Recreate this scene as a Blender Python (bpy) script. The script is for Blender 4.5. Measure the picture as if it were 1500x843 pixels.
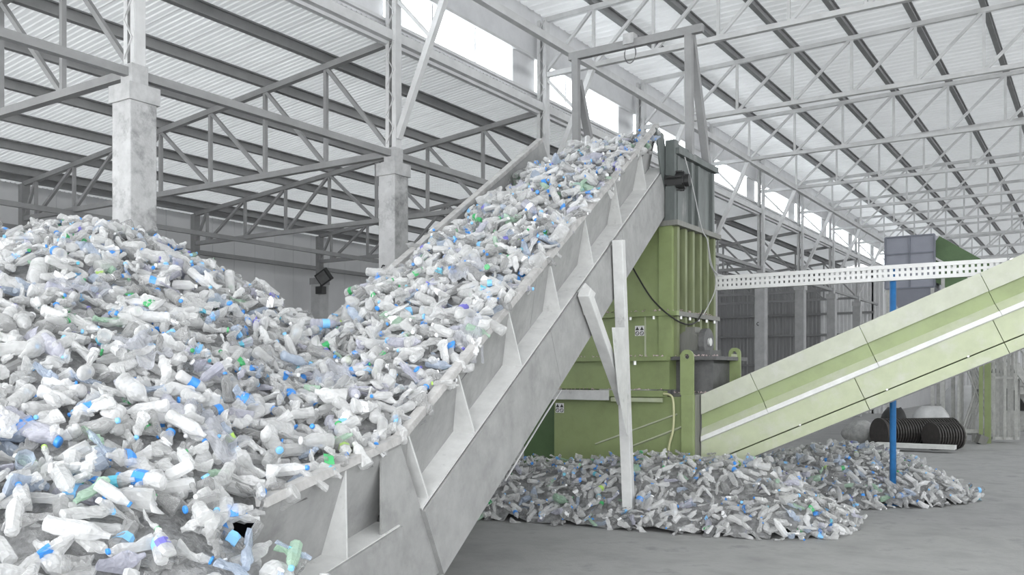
import bpy, math, random
import numpy as np
from mathutils import Vector, Matrix

for o in list(bpy.data.objects):
    bpy.data.objects.remove(o)
scene = bpy.context.scene
COL = scene.collection
R = math.radians

# ------------------------------------------------------------------ camera
F, CX, HY, CAMZ = 1322.0, 750.0, 550.0, 2.5      # focal length and horizon in photo pixels
TH = math.atan2(870.0, 1322.0)                    # the camera looks this far left of the hall axis (+Y)
ST, CT = math.sin(TH), math.cos(TH)
FW = Vector((-ST, CT, 0)); RT = Vector((CT, ST, 0)); UP = Vector((0, 0, 1))
CAM = Vector((0, 0, CAMZ))
cd = bpy.data.cameras.new('camera'); cam = bpy.data.objects.new('camera', cd); COL.objects.link(cam)
cam.location = CAM; cam.rotation_euler = (R(90), 0, TH)
cd.sensor_width = 36; cd.lens = F / 1500 * 36
cd.shift_y = (HY - 421.5) / 1500
cd.clip_start = .05; cd.clip_end = 400
scene.camera = cam

# ------------------------------------------------------------------ daylight
w = bpy.data.worlds.new('sky'); scene.world = w; w.use_nodes = True
bg = w.node_tree.nodes['Background']
bg.inputs[0].default_value = (.955, .98, 1, 1); bg.inputs[1].default_value = 2.6
vs = scene.view_settings
vs.view_transform = 'Standard'; vs.look = 'None'; vs.gamma = 1; vs.exposure = 1.72
vs.use_curve_mapping = False

YGATE = -7.9
def portal(name, loc, rot, sx, sy):               # guides sky sampling through the hall's openings
    l = bpy.data.lights.new(name, 'AREA'); l.shape = 'RECTANGLE'; l.size = sx; l.size_y = sy
    l.cycles.is_portal = True
    o = bpy.data.objects.new(name, l); COL.objects.link(o); o.location = loc; o.rotation_euler = rot
portal('daylight_gate', (-2, YGATE, 4.1), (R(90), 0, 0), 30, 8.2)
portal('daylight_strip', (13.1, 39, 9.65), (R(90), 0, R(90)), 94, 2.5)
portal('daylight_clerestory', (-12.6, 39, 10.4), (R(90), 0, R(-90)), 94, 1.0)

# ------------------------------------------------------------------ pixel helpers
def ray(px, py):
    return FW + RT * ((px - CX) / F) + UP * ((HY - py) / F)
def at(px, py, d):
    return CAM + ray(px, py) * d
def on(px, py, p0, n):
    r = ray(px, py); n = Vector(n)
    return CAM + r * ((Vector(p0) - CAM).dot(n) / r.dot(n))
def onX(px, py, X): return on(px, py, (X, 0, 0), (1, 0, 0))
def onY(px, py, Y): return on(px, py, (0, Y, 0), (0, 1, 0))

# ------------------------------------------------------------------ materials
def mat(name, col, rough=.6, metal=0., var=.15, scale=2., bump=0., bscale=30., col2=None, spec=.5, stretch=(1, 1, 1), c2amt=.5, c2scale=1.2, c2soft=.12):
    m = bpy.data.materials.new(name); m.use_nodes = True
    nt = m.node_tree; N = nt.nodes; L = nt.links
    b = N['Principled BSDF']
    b.inputs['Roughness'].default_value = rough; b.inputs['Metallic'].default_value = metal
    b.inputs['Specular IOR Level'].default_value = spec
    g = N.new('ShaderNodeNewGeometry'); mp = N.new('ShaderNodeMapping'); mp.inputs['Scale'].default_value = stretch
    L.new(g.outputs['Position'], mp.inputs['Vector'])
    n = N.new('ShaderNodeTexNoise'); n.inputs['Scale'].default_value = scale; n.inputs['Detail'].default_value = 8; n.inputs['Roughness'].default_value = .65
    L.new(mp.outputs[0], n.inputs['Vector'])
    r = N.new('ShaderNodeValToRGB')
    r.color_ramp.elements[0].position = .3; r.color_ramp.elements[1].position = .7
    r.color_ramp.elements[0].color = tuple(c * (1 - var) for c in col) + (1,)
    r.color_ramp.elements[1].color = tuple(min(1, c * (1 + var)) for c in col) + (1,)
    L.new(n.outputs['Fac'], r.inputs[0])
    out = r.outputs[0]
    if col2:
        n2 = N.new('ShaderNodeTexNoise'); n2.inputs['Scale'].default_value = c2scale; n2.inputs['Detail'].default_value = 10; n2.inputs['Roughness'].default_value = .7
        L.new(mp.outputs[0], n2.inputs['Vector'])
        r2 = N.new('ShaderNodeValToRGB'); r2.color_ramp.elements[0].position = c2amt; r2.color_ramp.elements[1].position = c2amt + c2soft
        L.new(n2.outputs['Fac'], r2.inputs[0])
        mx = N.new('ShaderNodeMix'); mx.data_type = 'RGBA'
        L.new(r2.outputs[0], mx.inputs['Factor']); L.new(out, mx.inputs['A']); mx.inputs['B'].default_value = tuple(col2) + (1,)
        out = mx.outputs['Result']
    L.new(out, b.inputs['Base Color'])
    if bump:
        n3 = N.new('ShaderNodeTexNoise'); n3.inputs['Scale'].default_value = bscale; n3.inputs['Detail'].default_value = 6
        L.new(mp.outputs[0], n3.inputs['Vector'])
        bp = N.new('ShaderNodeBump'); bp.inputs['Strength'].default_value = bump; bp.inputs['Distance'].default_value = .03
        L.new(n3.outputs['Fac'], bp.inputs['Height']); L.new(bp.outputs[0], b.inputs['Normal'])
    return m

def plastic(name, col, alpha=.6, rough=.16, trl=.35, bump=.7):
    m = bpy.data.materials.new(name); m.use_nodes = True
    nt = m.node_tree; N = nt.nodes; L = nt.links
    out = N['Material Output']; b = N['Principled BSDF']
    g = N.new('ShaderNodeNewGeometry')
    n = N.new('ShaderNodeTexNoise'); n.inputs['Scale'].default_value = 5; n.inputs['Detail'].default_value = 4
    L.new(g.outputs['Position'], n.inputs['Vector'])
    r = N.new('ShaderNodeValToRGB'); r.color_ramp.elements[0].position = .3; r.color_ramp.elements[1].position = .7
    r.color_ramp.elements[0].color = tuple(c * .70 for c in col) + (1,); r.color_ramp.elements[1].color = tuple(min(1, c * 1.08) for c in col) + (1,)
    L.new(n.outputs['Fac'], r.inputs[0]); L.new(r.outputs[0], b.inputs['Base Color'])
    b.inputs['Roughness'].default_value = rough; b.inputs['Specular IOR Level'].default_value = .75; b.inputs['IOR'].default_value = 1.75
    v = N.new('ShaderNodeTexNoise'); v.inputs['Scale'].default_value = 34; v.inputs['Detail'].default_value = 1
    L.new(g.outputs['Position'], v.inputs['Vector'])
    bp = N.new('ShaderNodeBump'); bp.inputs['Strength'].default_value = bump; bp.inputs['Distance'].default_value = .02
    L.new(v.outputs['Fac'], bp.inputs['Height']); L.new(bp.outputs[0], b.inputs['Normal'])
    t = N.new('ShaderNodeBsdfTranslucent'); L.new(r.outputs[0], t.inputs[0])
    m1 = N.new('ShaderNodeMixShader'); m1.inputs[0].default_value = trl
    L.new(b.outputs[0], m1.inputs[1]); L.new(t.outputs[0], m1.inputs[2])
    tr = N.new('ShaderNodeBsdfTransparent'); tr.inputs[0].default_value = tuple(.6 + .4 * c for c in col) + (1,)
    fr = N.new('ShaderNodeLayerWeight'); fr.inputs[0].default_value = .45
    mr = N.new('ShaderNodeMapRange'); mr.inputs['To Min'].default_value = alpha; mr.inputs['To Max'].default_value = 1
    L.new(fr.outputs['Facing'], mr.inputs['Value'])
    m2 = N.new('ShaderNodeMixShader')
    L.new(mr.outputs[0], m2.inputs[0]); L.new(tr.outputs[0], m2.inputs[1]); L.new(m1.outputs[0], m2.inputs[2])
    L.new(m2.outputs[0], out.inputs['Surface'])
    return m

M = {}
M['concrete'] = mat('concrete', (.50, .50, .50), .85, var=.16, scale=3, bump=.3, col2=(.22, .22, .22), c2amt=.51, c2scale=1.6, c2soft=.16)
M['concrete_far'] = mat('concrete_far', (.42, .42, .42), .85, var=.15, scale=3)
M['floor'] = mat('floor_concrete', (.36, .36, .355), .7, var=.2, scale=1.2, bump=.15, col2=(.27, .27, .27), c2amt=.55)
M['ground'] = mat('bounce_ground', (.5, .5, .49), .9, var=.1)
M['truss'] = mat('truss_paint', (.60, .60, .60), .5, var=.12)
M['truss_dim'] = mat('dimmed_truss_paint', (.28, .28, .28), .5, var=.12)  # truss grey darkened for the dim aisle; hoist frame shares it
M['purlin'] = mat('purlin_paint', (.25, .25, .25), .55, var=.12)
M['capital'] = mat('capital_steel', (.45, .45, .45), .5, var=.2, scale=5)
M['roof'] = mat('roof_sheet', (.84, .84, .84), .32, var=.05, scale=.8)
def translucent(m, k):                             # daylight seeping through thin roof sheet
    nt = m.node_tree; b = nt.nodes['Principled BSDF']; t = nt.nodes.new('ShaderNodeBsdfTranslucent'); mx = nt.nodes.new('ShaderNodeMixShader')
    t.inputs[0].default_value = (.9, .92, .93, 1); mx.inputs[0].default_value = k
    nt.links.new(b.outputs[0], mx.inputs[1]); nt.links.new(t.outputs[0], mx.inputs[2]); nt.links.new(mx.outputs[0], nt.nodes['Material Output'].inputs[0])
translucent(M['roof'], .048)
M['roof_main'] = mat('main_roof_sheet', (.80, .80, .80), .35, var=.05, scale=.8); translucent(M['roof_main'], .040)
M['wall'] = mat('wall_panel', (.56, .56, .565), .6, var=.06, scale=.6)
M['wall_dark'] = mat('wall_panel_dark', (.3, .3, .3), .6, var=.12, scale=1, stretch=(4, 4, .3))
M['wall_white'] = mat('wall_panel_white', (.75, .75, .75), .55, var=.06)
M['flash'] = mat('flashing', (.66, .66, .67), .4, var=.08)
M['steel'] = mat('conveyor_steel', (.36, .36, .355), .6, var=.15, scale=3.5, bump=.15, bscale=14, col2=(.27, .27, .265), c2amt=.52, c2scale=2.2, c2soft=.2)
M['rim'] = mat('rim_steel', (.44, .43, .42), .6, var=.25, scale=6, bump=.3)
M['leg'] = mat('leg_paint', (.66, .66, .65), .5, var=.12, scale=4, col2=(.42, .42, .41), c2amt=.6, c2scale=3)
M['belt'] = mat('belt_rubber', (.06, .06, .06), .8)
M['black'] = mat('black_paint', (.025, .025, .025), .45)
M['green'] = mat('green_paint', (.275, .335, .15), .45, var=.14, scale=2, col2=(.24, .28, .155), c2amt=.55, c2scale=2, c2soft=.3)
M['green_pale'] = mat('green_paint_dusty', (.47, .51, .345), .6, var=.08, scale=3, col2=(.54, .55, .48), c2amt=.5, c2scale=2.5, c2soft=.25)
M['green_dust'] = mat('green_panel_dust', (.50, .52, .42), .65, var=.08, scale=4, col2=(.56, .56, .52), c2amt=.52, c2scale=3, c2soft=.25)
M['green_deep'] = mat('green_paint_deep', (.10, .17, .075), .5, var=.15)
M['rib_shaded'] = mat('rib_shaded_green', (.21, .24, .125), .55, var=.2, scale=3, stretch=(3, 3, .5))  # tower green darkened to stand for the weakly lit ribbed side
M['rib_gap'] = mat('rib_gap_shade', (.09, .09, .085), .6, var=.2)  # shade between the ribs put into the colour
M['rib_shade'] = mat('rib_grey', (.22, .22, .20), .6, var=.15, scale=3, stretch=(3, 3, .5))
M['hopper'] = mat('hopper_steel', (.13, .145, .14), .5, var=.25, scale=2.5, stretch=(2, 2, .6), col2=(.25, .25, .24), c2amt=.58)
M['darksteel'] = mat('dark_steel', (.13, .13, .13), .55, var=.25, scale=5)
M['lipwhite'] = mat('lit_lip_and_board', (.72, .72, .70), .55, var=.1, scale=5)  # white stands for light on the conveyor lip; also the board
M['bluegrey'] = mat('blue_grey_paint', (.30, .31, .36), .5, var=.06)
M['bluegrey_line'] = mat('blue_grey_rib', (.20, .21, .25), .5)
M['blue'] = mat('blue_pole_paint', (.03, .17, .42), .35, var=.2, scale=6)
M['tray'] = mat('tray_zinc', (.75, .75, .74), .45, var=.06)
M['bolt'] = mat('bolt_zinc', (.7, .7, .68), .4, metal=.4)
M['cable_yellow'] = mat('cable_yellow', (.6, .6, .35), .5)
M['cable_grey'] = mat('cable_grey', (.5, .5, .5), .5)
M['sticker'] = mat('sticker_white', (.8, .8, .8), .5, var=.03)
M['ink'] = mat('sticker_ink', (.05, .05, .05), .6)
M['rack'] = mat('rack_zinc', (.48, .48, .46), .5, var=.2, scale=6)
M['pipe'] = mat('drum_black', (.05, .045, .042), .6, var=.3, scale=8)
M['sack'] = mat('sack_white', (.6, .6, .6), .8, var=.15, scale=2, bump=.6, bscale=5)
M['sack_grey'] = mat('sack_grey', (.4, .4, .39), .8, var=.3, scale=6, bump=.8, bscale=9)
M['debris'] = mat('debris', (.55, .45, .44), .8, var=.4, scale=20)
M['pane'] = None
def pane():
    m = bpy.data.materials.new('window_pane'); m.use_nodes = True
    N = m.node_tree.nodes; L = m.node_tree.links; N.remove(N['Principled BSDF'])
    t = N.new('ShaderNodeBsdfTransparent'); t.inputs[0].default_value = (.93, .95, .96, 1)
    g = N.new('ShaderNodeBsdfGlossy'); g.inputs['Roughness'].default_value = .05
    mx = N.new('ShaderNodeMixShader'); mx.inputs[0].default_value = .06
    L.new(t.outputs[0], mx.inputs[1]); L.new(g.outputs[0], mx.inputs[2]); L.new(mx.outputs[0], N['Material Output'].inputs[0])
    return m
M['pane'] = pane()

# ------------------------------------------------------------------ mesh helpers
class MB:
    def __init__(s): s.v = []; s.f = []
    def add(s, vs, fs):
        b = len(s.v); s.v += [Vector(v) for v in vs]; s.f += [tuple(b + i for i in f) for f in fs]; return s
    def box(s, a, b):
        x0, y0, z0 = a; x1, y1, z1 = b
        return s.add([(x0,y0,z0),(x1,y0,z0),(x1,y1,z0),(x0,y1,z0),(x0,y0,z1),(x1,y0,z1),(x1,y1,z1),(x0,y1,z1)],
                     [(3,2,1,0),(4,5,6,7),(0,1,5,4),(1,2,6,5),(2,3,7,6),(3,0,4,7)])
    def beam(s, p, q, w, h, up=(0, 0, 1)):
        p = Vector(p); q = Vector(q); a = (q - p).normalized(); u = Vector(up)
        if abs(a.dot(u)) > .97: u = Vector((0, 1, 0))
        sd = a.cross(u).normalized(); u = sd.cross(a)
        o = [sd * (i * w / 2) + u * (j * h / 2) for i, j in ((-1,-1),(1,-1),(1,1),(-1,1))]
        return s.add([p + k for k in o] + [q + k for k in o], [(3,2,1,0),(4,5,6,7),(0,1,5,4),(1,2,6,5),(2,3,7,6),(3,0,4,7)])
    def loft(s, rings, cap=True, closed=True):
        n = len(rings[0]); b = len(s.v)
        for r in rings: s.v += [Vector(v) for v in r]
        for i in range(len(rings) - 1):
            for j in range(n if closed else n - 1):
                k = (j + 1) % n
                s.f.append((b+i*n+j, b+i*n+k, b+(i+1)*n+k, b+(i+1)*n+j))
        if cap:
            s.f.append(tuple(b + j for j in reversed(range(n)))); s.f.append(tuple(b + (len(rings)-1)*n + j for j in range(n)))
        return s
    def extrude(s, poly, vec):                    # closed polygon (3-D points) pushed along vec
        v = Vector(vec); return s.loft([[Vector(p) for p in poly], [Vector(p) + v for p in poly]])
    def tube(s, pts, r, n=8):
        pts = [Vector(p) for p in pts]; rings = []
        for i, p in enumerate(pts):
            a = (pts[min(i+1, len(pts)-1)] - pts[max(i-1, 0)]).normalized()
            u = Vector((0, 0, 1)) if abs(a.z) < .9 else Vector((1, 0, 0))
            e = a.cross(u).normalized(); g = e.cross(a)
            rr = r[i] if isinstance(r, (list, tuple)) else r
            rings.append([p + (e * math.cos(2*math.pi*k/n) + g * math.sin(2*math.pi*k/n)) * rr for k in range(n)])
        return s.loft(rings)
    def cyl(s, p, q, r, n=12): return s.tube([p, q], r, n)
    def ring(s, c, axis, ro, ri, t, n=16):        # annular disc
        c = Vector(c); a = Vector(axis).normalized(); u = Vector((0,0,1)) if abs(a.z) < .9 else Vector((1,0,0))
        e = a.cross(u).normalized(); g = e.cross(a); rings = []
        for rr, h in ((ro, -t/2), (ro, t/2), (ri, t/2), (ri, -t/2), (ro, -t/2)):
            rings.append([c + a*h + (e*math.cos(2*math.pi*k/n) + g*math.sin(2*math.pi*k/n))*rr for k in range(n)])
        return s.loft(rings, cap=False)
    def build(s, name, m, parent=None, loc=None, smooth=False, bevel=0):
        base = Vector(loc) if loc is not None else (WL(parent) if parent else Vector((0, 0, 0)))
        me = bpy.data.meshes.new(name); me.from_pydata([tuple(v - base) for v in s.v], [], s.f); me.update()
        if smooth: me.polygons.foreach_set('use_smooth', [True] * len(me.polygons))
        me.materials.append(M[m] if isinstance(m, str) else m)
        o = bpy.data.objects.new(name, me); COL.objects.link(o)
        if parent:
            o.parent = parent; o.location = base - WL(parent)
        else: o.location = base
        if bevel:
            bv = o.modifiers.new('bevel', 'BEVEL'); bv.width = bevel; bv.segments = 2; bv.limit_method = 'ANGLE'
        return o
def WL(o):
    v = Vector(o.location)
    while o.parent: o = o.parent; v += o.location
    return v
def tag(o, label=None, cat=None, group=None, kind=None):
    if label: o['label'] = label
    if cat: o['category'] = cat
    if group: o['group'] = group
    if kind: o['kind'] = kind
    return o
def thing(name, label, cat, loc=(0, 0, 0), group=None):
    o = bpy.data.objects.new(name, None); COL.objects.link(o); o.location = loc; o.empty_display_size = .2
    return tag(o, label, cat, group)
UNIT = {}
def bar(name, p, q, w, h, m, parent, up=(0, 0, 1)):        # straight member: shared unit box, placed by its own matrix
    if m not in UNIT:
        o = MB().box((-.5, -.5, -.5), (.5, .5, .5)).build('unit', m); UNIT[m] = o.data; bpy.data.objects.remove(o)
    p = Vector(p); q = Vector(q); a = (q - p); ln = a.length; a.normalize(); u = Vector(up)
    if abs(a.dot(u)) > .97: u = Vector((0, 1, 0))
    sd = a.cross(u).normalized(); u = sd.cross(a)
    o = bpy.data.objects.new(name, UNIT[m]); COL.objects.link(o)
    rot = Matrix((sd, a, u)).transposed()
    o.rotation_euler = rot.to_euler(); o.scale = (w, ln, h)
    c = (p + q) / 2
    o.location = c - (WL(parent) if parent else Vector((0, 0, 0)))
    if parent: o.parent = parent
    return o

# ------------------------------------------------------------------ the hall
BAY = 6.0; XL = -12.4; XO = -26.7; Y0 = 8.35
XE = -10.9                                         # first panel point of the main trusses
ZB = 7.12                                          # aisle truss bottom chord
ZMB, ZMT = 10.4, 11.85                             # main truss chords
YEND = 86.0; YAISLE = 62.0; YOPEN = -8.0
def ztop(x): return 8.14 + (x - XO) / (XL - XO) * 1.33     # aisle top chord
def zmain(x): return ZMT + (12.4 - abs(x)) * .015

fl = MB().box((-28.5, YOPEN, -.2), (14, YEND + .5, 0)).build('floor', 'floor'); tag(fl, 'grey concrete hall floor', kind='structure')
gr = MB().box((-70, -60, -.3), (60, YOPEN, -.02)).build('ground', 'ground'); tag(gr, 'unseen pale ground added outside the hall to bounce daylight', kind='structure')  # unseen bright ground, added to bounce daylight into the hall

# roof sheets: ribbed panels laid across the purlins, each its own piece
def panel_mesh(name, pts, wd, ribs, rh, m):        # pts: (x, z) along the slope, panel spreads +Y
    mb = MB(); prof = []
    for i in range(ribs):
        y = wd * i / ribs; s_ = wd / ribs
        prof += [(y + s_*.0, 0), (y + s_*.62, 0), (y + s_*.72, rh), (y + s_*.9, rh)]
    prof += [(wd + .02, 0)]
    rings = [[(x, y, z + h) for y, h in prof] for x, z in pts]
    mb.loft(rings, cap=False, closed=False)
    o = mb.build(name, m); me = o.data; bpy.data.objects.remove(o); return me
ceil = thing('ceiling', 'white ribbed sheet roof over the hall', None); tag(ceil, kind='structure')
pa = panel_mesh('roof_panel', [(-28.2, ztop(-28.2) + .33), (XL - .15, ztop(XL - .15) + .33)], 1.0, 7, .024, 'roof')
for y in range(int(YOPEN), int(YAISLE) + 1):
    o = bpy.data.objects.new('roof_panel', pa); COL.objects.link(o); o.parent = ceil; o.location = (0, y, 0)
pm = panel_mesh('roof_panel', [(-13.3, zmain(-13.3) + .30), (0, zmain(0) + .30), (13.3, zmain(13.3) + .30)], 1.0, 3, .03, 'roof_main')
for y in range(int(YOPEN), int(YEND)):
    o = bpy.data.objects.new('roof_panel', pm); COL.objects.link(o); o.parent = ceil; o.location = (0, y, 0)
def ibeam(name, p, q, w, h, t, m, parent):
    p = Vector(p); q = Vector(q); a = (q - p).normalized(); sd = a.cross(UP).normalized(); u = sd.cross(a)
    pl = [(-w/2,-h/2),(w/2,-h/2),(w/2,-h/2+t),(t/2,-h/2+t),(t/2,h/2-t),(w/2,h/2-t),(w/2,h/2),(-w/2,h/2),(-w/2,h/2-t),(-t/2,h/2-t),(-t/2,-h/2+t),(-w/2,-h/2+t)]
    return MB().extrude([p + sd*i + u*j for i, j in pl], q - p).build(name, m, parent)
XN = [XL - 1.95 * k for k in range(8)] + [XO]       # aisle panel points
for x in XN[1:]:
    ibeam('purlin', (x, YOPEN + .2, ztop(x) + .19), (x, YAISLE, ztop(x) + .19), .14, .25, .03, 'purlin', ceil)
XM = [XE + 1.65 * k for k in range(14)]
for x in XM:
    ibeam('purlin', (x, YOPEN + .2, zmain(x) + .17), (x, YEND, zmain(x) + .17), .14, .22, .03, 'purlin', ceil)

# walls
def wall(name, label): return tag(thing(name, label, None), kind='structure')
wl = wall('wall_left', 'grey panel wall along the left aisle')
me = None
for y in range(0, int(YAISLE) + 1):
    if me is None:
        o = MB().box((-27.95, 0, 0), (-27.85, .99, 8.65)).build('wall_panel', 'wall', wl); me = o.data
    else:
        o = bpy.data.objects.new('wall_panel', me); COL.objects.link(o); o.parent = wl
    o.location = (0, y, 0)
for z in (2.4, 4.75, 7.0): bar('girt', (-27.75, 0, z), (-27.75, YAISLE, z), .12, .16, 'purlin', wl)
we = wall('wall_back', 'ribbed panel wall closing the far end of the aisle')
def corr(x0, x1, z0, z1, y, m, parent, n=5):
    mb = MB(); rings = [[], []]
    wd = x1 - x0
    for i in range(n):
        for t, h in ((0, 0), (.5, 0), (.6, -.05), (.9, -.05)):
            x = x0 + wd * (i + t) / n
            rings[0].append((x, y + h, z0)); rings[1].append((x, y + h, z1))
    rings[0].append((x1 + .02, y, z0)); rings[1].append((x1 + .02, y, z1))
    return mb.loft(rings, cap=False, closed=False).build('wall_panel', m, parent)
x = -28.0
while x < -12.5:
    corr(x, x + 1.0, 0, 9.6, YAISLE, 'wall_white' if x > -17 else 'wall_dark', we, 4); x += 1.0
for z in (3.2, 5.2, 6.6): bar('girt', (-28, YAISLE - .1, z), (-12.6, YAISLE - .1, z), .12, .14, 'purlin', we)
wf = wall('wall_far', 'pale panel wall closing the far end of the main hall')
x = -13.0
while x < 13: corr(x, x + 1.0, 0, 12.2, YEND, 'wall_white', wf, 4); x += 1.0
wm = wall('wall_inner', 'pale panel wall beyond the aisle'); 
for k in range(6): MB().box((-12.75, YAISLE + 4*k, 0), (-12.65, YAISLE + 4*k + 3.98, 9.9)).build('wall_panel', 'wall', wm)
wr = wall('wall_right', 'pale wall along the far side of the hall')
for k in range(24): MB().box((13.2, YOPEN + 4*k, 0), (13.3, YOPEN + 4*k + 3.98, 8.4)).build('wall_panel', 'wall', wr)
wru = wall('wall_right_upper', 'pale wall strip above the far clerestory')
MB().box((13.2, YOPEN, 10.9), (13.3, YEND, 12.2)).build('wall_panel', 'flash', wru)
wg = wall('wall_daylight_cut', 'unseen pale wall added around the gate to cut daylight')  # unseen end wall, added to weaken the daylight from behind
for k in range(3): MB().box((-28 + 4*k - .0, YOPEN - .1, 0), (-28 + 4*k + 3.98, YOPEN, 9.8)).build('wall_panel', 'wall', wg)
for k in range(8): MB().box((-16 + 4*k, YOPEN - .1, 8.2), (-16 + 4*k + 3.98, YOPEN, 12.3)).build('wall_panel', 'wall', wg)
# clerestory: strip wall between the aisle roof and the main roof, glazed bay by bay
XW = -12.72
wc = wall('wall_clerestory', 'white strip wall with a row of windows above the aisle roof')
y = Y0 - 2 * BAY; n = 0
MB().box((XW - .05, YOPEN, 9.5), (XW + .05, YEND, 9.93)).build('sill_band', 'flash', wc)
MB().box((XW - .05, YOPEN, 10.92), (XW + .05, YEND, 12.2)).build('head_band', 'flash', wc)
for nm, xx, zz, ww, hh in (('gutter_strip', XW + .12, 9.62, .16, .12), ('sill_rail', XW + .08, 9.95, .1, .07), ('head_rail', XW + .08, 10.9, .09, .07), ('flashing_strip', XW + .2, 9.42, .12, .08)):
    bar(nm, (xx, YOPEN, zz), (xx, YEND, zz), ww, hh, 'flash' if 'rail' not in nm else 'truss', wc)
while y < YEND - 1:
    y1 = min(y + BAY, YEND)
    MB().box((XW - .04, y + 4.95, 9.93), (XW + .04, y1, 10.92)).build('infill_panel', 'flash', wc)
    n += 1
    wn = tag(thing('window_%d' % n, 'long clerestory window glowing with daylight', None, (XW, y, 9.95)), kind='structure')
    for q in range(3):
        MB().box((XW - .01, y + .05 + q*1.65, 9.96), (XW + .01, y + .05 + (q+1)*1.65 - .05, 10.9)).build('pane', 'pane', wn)
        bar('mullion', (XW, y + .03 + (q+1)*1.65, 9.95), (XW, y + .03 + (q+1)*1.65, 10.9), .05, .05, 'flash', wn)
    y += BAY

# aisle trusses and their columns
def lerp(a, b, t): return a + (b - a) * t
ys = [Y0 + BAY * k for k in range(9)]
for k, y in enumerate(ys):
    lab = {0: 'grey lattice aisle truss bearing on the stained column in the heap', 1: 'grey lattice aisle truss bearing on the column with the small hook',
           2: 'grey lattice aisle truss passing behind the far wall of the loaded conveyor'}.get(k, 'grey lattice aisle truss in the depth beyond the loaded conveyor')
    t = thing('aisle_truss', lab, 'truss', (XL, y, ZB), 'deep trusses over the side aisle' if k > 2 else None)
    mt = 'truss_dim'
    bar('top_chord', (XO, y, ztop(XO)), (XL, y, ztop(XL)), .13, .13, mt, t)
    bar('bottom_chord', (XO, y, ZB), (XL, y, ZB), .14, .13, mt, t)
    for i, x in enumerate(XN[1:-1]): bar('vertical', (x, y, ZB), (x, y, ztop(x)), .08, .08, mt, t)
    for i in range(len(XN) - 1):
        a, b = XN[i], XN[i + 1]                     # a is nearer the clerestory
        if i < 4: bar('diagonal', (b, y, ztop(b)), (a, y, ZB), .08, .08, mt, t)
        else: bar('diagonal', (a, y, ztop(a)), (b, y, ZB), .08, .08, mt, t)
tag(bar('tie_beam', (XL, Y0 - 6, ZB - .02), (XL, YAISLE, ZB - .02), .12, .13, 'truss_dim', None), 'long grey tie beam running along the tops of the concrete columns', 'beam')
tag(bar('tie_beam', (-24.1, Y0 - 6, ZB - .1), (-24.1, YAISLE, ZB - .1), .12, .14, 'truss_dim', None), 'thin grey tie rail crossing under the aisle trusses near the outer wall', 'beam')
tag(bar('eave_beam', (XL, Y0 - 6, 9.55), (XL, YEND, 9.55), .14, .2, 'truss', None), 'grey beam running beneath the clerestory windows', 'beam')
tag(bar('truss_end_beam', (XE, Y0, ZMB - .03), (XE, YEND, ZMB - .03), .15, .18, 'truss', None), 'long pale beam joining the ends of the main roof trusses', 'beam')

def column(x, y, ztopc, wd, label, group, m='concrete', inner=True):
    t = thing('concrete_column', label, 'column', (x, y, 0), group)
    h = wd / 2
    MB().box((x-h, y-h, 0), (x+h, y+h, ztopc)).build('shaft', m, t, bevel=.02)
    c = h + .035
    mb = MB()
    for a, b in (((x-c, y-c), (x+c, y-h)), ((x-c, y+h), (x+c, y+c)), ((x-c, y-h), (x-h, y+h)), ((x+h, y-h), (x+c, y+h))):
        mb.box((a[0], a[1], ztopc - .02), (b[0], b[1], ztopc + .24))
    mb.box((x-c+.01, y-c+.01, ztopc + .005), (x+c-.01, y+c-.01, ztopc + .03))
    mb.build('capital', 'capital' if inner else 'purlin', t)
    if inner:
        MB().box((x-.14, y-.14, ztopc), (x+.14, y+.14, ZB + .1)).build('stub', 'capital', t)
        p = thing('steel_post', None, None, (0, 0, 0)); p.parent = t
        bpy.data.objects.remove(p)
        mb = MB()
        for s in (-1, 1):                           # two channels, webs outward
            mb.box((x + s*.13 - .012, y-.09, ZB + .1), (x + s*.13 + .012, y+.09, ZMT))
            for q in (-1, 1): mb.box((x + s*.085 - .045, y + q*.09 - .01, ZB + .1), (x + s*.085 + .045, y + q*.09 + .01, ZMT))
        po = mb.build('steel_post', 'truss', t)
        lc = MB(); z = ZB + .2; s = 1
        while z < ZMT - .3:
            lc.beam((x - s*.1, y - .105, z), (x + s*.1, y - .105, z + .3), .012, .04, (0, 1, 0)); z += .3; s = -s
        lc.build('lacing', 'truss', po)
    else:
        MB().box((x-.1, y-.12, ztopc), (x+.1, y+.12, ztop(x))).build('steel_post', 'purlin', t)
    return t
for k, y in enumerate(ys):
    lab = {0: 'stained concrete column rising out of the bottle heap', 1: 'grey concrete column with a small hook beside the loaded conveyor'}.get(k, 'concrete column in the far row below the clerestory')
    t = column(XL, y, 6.65, .44 if k != 0 else .46, lab, None if k < 2 else 'far columns below the clerestory', 'concrete' if k < 2 else 'concrete_far')
    if k in (1, 5):
        c = Vector((XL - .05, y - .24, 4.7)); 
        MB().tube([c + Vector((.05*math.cos(a), -.02, .07*math.sin(a))) for a in [R(50 + 26*i) for i in range(11)]], .014, 6).build('hook', 'black', t)
    if 1 <= k <= 5:
        column(XO, y, 6.2, .5, 'concrete column against the outer aisle wall with a dark steel top', 'outer aisle columns', 'concrete_far', False)
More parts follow.
